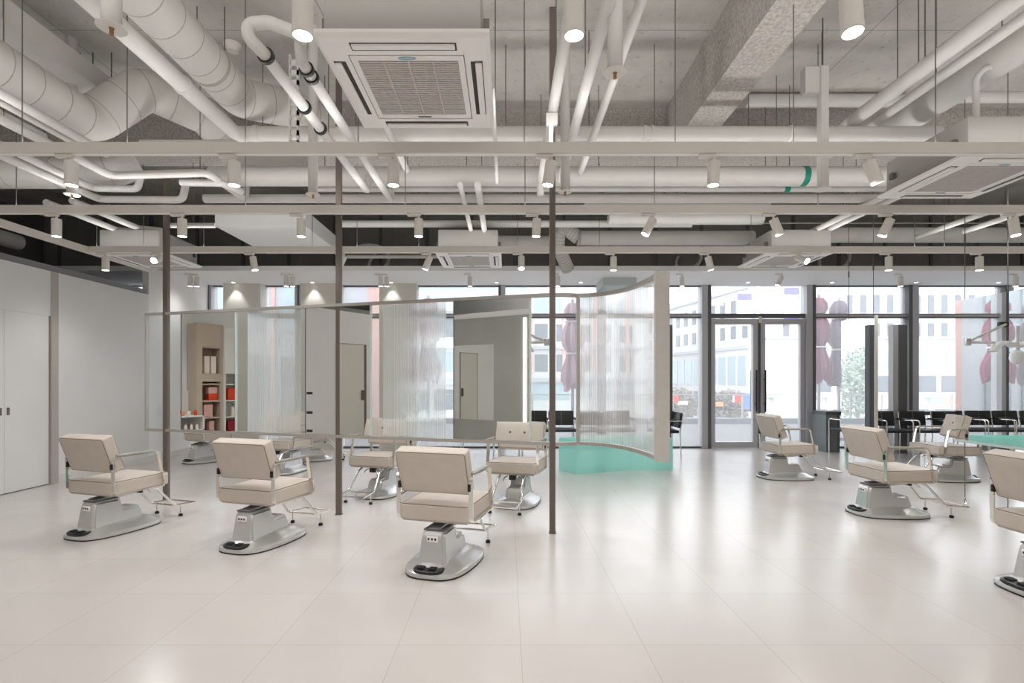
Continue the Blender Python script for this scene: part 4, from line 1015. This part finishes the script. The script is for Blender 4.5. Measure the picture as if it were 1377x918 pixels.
# hazy trees left down the street, seen in the hung mirror, and bare shrubs by the kerb
def tree(label,x,y,h,r,seed,mat='leaf'):
    rnd=random.Random(seed); o=thing('street_tree',label,'tree',(x,y,-4))
    t=MB().tube([(0,0,0),(.1,0,h*.5),(0,.1,h*.85)],.14,8)
    for k in range(7):
        a=rnd.random()*6.28; t.tube([(0,0,h*(.35+.06*k)),(r*.6*math.cos(a),r*.6*math.sin(a),h*(.55+.06*k))],.05,6)
    t.build('trunk',M['trunk'],o)
    l=MB()
    for k in range(1500):
        u=rnd.random()**.4; a=rnd.random()*6.283; b=math.acos(2*rnd.random()-1)
        p=Vector((r*u*math.sin(b)*math.cos(a),r*u*math.sin(b)*math.sin(a),h*.66+h*.34*u*math.cos(b)))
        q=Vector((rnd.uniform(-1,1),rnd.uniform(-1,1),rnd.uniform(-1,1))).normalized()*.16; w=q.orthogonal().normalized()*.10
        l.add([p-q,p+w,p+q,p-w],[(0,1,2,3)])
    l.build('crown',M[mat],o)
tree('hazy street tree reflected in the pale edge bar mirror, left one',-15.5,36,7.6,2.6,1)
tree('hazy street tree reflected in the pale edge bar mirror, right one',-19.5,40,8.2,3.0,2)
tree('hazy street tree reflected in the pale edge bar mirror, farthest one',-24,44,8.4,3.2,3)
tree('low bare street shrub right of the steel end post',14.6,43.5,4.8,1.7,4,'trunk')
tree('low bare street shrub behind the left door leaf',19.2,43.6,4.6,1.6,5,'trunk')

# ------------------------------------------------------------------ light
def lamp(kind,loc,energy,c=(1,.95,.89),rot=(0,0,0),**k):
    l=bpy.data.lights.new('lamp_'+kind.lower(),kind); l.energy=energy; l.color=c
    for a,b in k.items(): setattr(l,a,b)
    o=bpy.data.objects.new('bulb_or_fill',l); C.objects.link(o); o.location=loc; o.rotation_euler=rot; return o  # real spotlights and the added fill lights share this name
WARM=(1.0,.995,.988)
for p,ty,tx,t in lamps:
    lamp('SPOT',p,{0:17,1:24,2:24,3:20,4:8}[t],WARM,rot=(math.radians(tx)*.6,math.radians(ty),0),spot_size=math.radians(130),spot_blend=.9,shadow_soft_size=.12)
for px in (314,420,526): lamp('SPOT',(gx(px,9.45),9.43,3.09),6,WARM,rot=(math.radians(12),0,0),spot_size=math.radians(70),spot_blend=.5,shadow_soft_size=.03)
# unseen fill spots added behind us, standing in for other ceiling lamps
for x in (-3.5,-.5,2.5,5.5):
    for y in (-3.5,-1.2,.8): lamp('SPOT',(x,y,2.95),19,WARM,spot_size=math.radians(140),spot_blend=.9,shadow_soft_size=.3)
# upward fill strips added above the light tracks to brighten slab and pipes
for y,e in ((2.0,26),(3.53,24),(4.78,22),(6.24,24)):
    lamp('AREA',(1.2,y,TZ+.045),e,WARM,rot=(PI,0,0),shape='RECTANGLE',size=13.0,size_y=.05)
for y in (-3.0,-.8,.9): lamp('AREA',(1.2,y,TZ+.045),95,WARM,rot=(PI,0,0),shape='RECTANGLE',size=13.0,size_y=.05)  # more unseen fill strips added over the rear room, facing the slab
w=bpy.data.worlds.new('overcast_sky'); bpy.context.scene.world=w; w.use_nodes=True
nt=w.node_tree; bg=nt.nodes['Background']; bg.inputs[0].default_value=(.93,.96,1.0,1); bg.inputs[1].default_value=2.75

# ------------------------------------------------------------------ camera
cam=bpy.data.cameras.new('camera'); co=bpy.data.objects.new('camera',cam); C.objects.link(co)
co.location=(0,0,H); co.rotation_euler=(PI/2,0,0)
cam.sensor_fit='HORIZONTAL'; cam.sensor_width=36; cam.lens=F/1377*36
cam.shift_x=(688.5-VX)/1377; cam.shift_y=(VY-459)/1377
cam.clip_start=.05; cam.clip_end=400
sc=bpy.context.scene; sc.camera=co
sc.view_settings.view_transform='Standard'; sc.view_settings.look='None'; sc.view_settings.exposure=.40; sc.view_settings.gamma=1.0
sc.cycles.max_bounces=10; sc.cycles.diffuse_bounces=7; sc.cycles.glossy_bounces=5; sc.cycles.transmission_bounces=6; sc.cycles.transparent_max_bounces=24
sc.cycles.sample_clamp_indirect=6.0
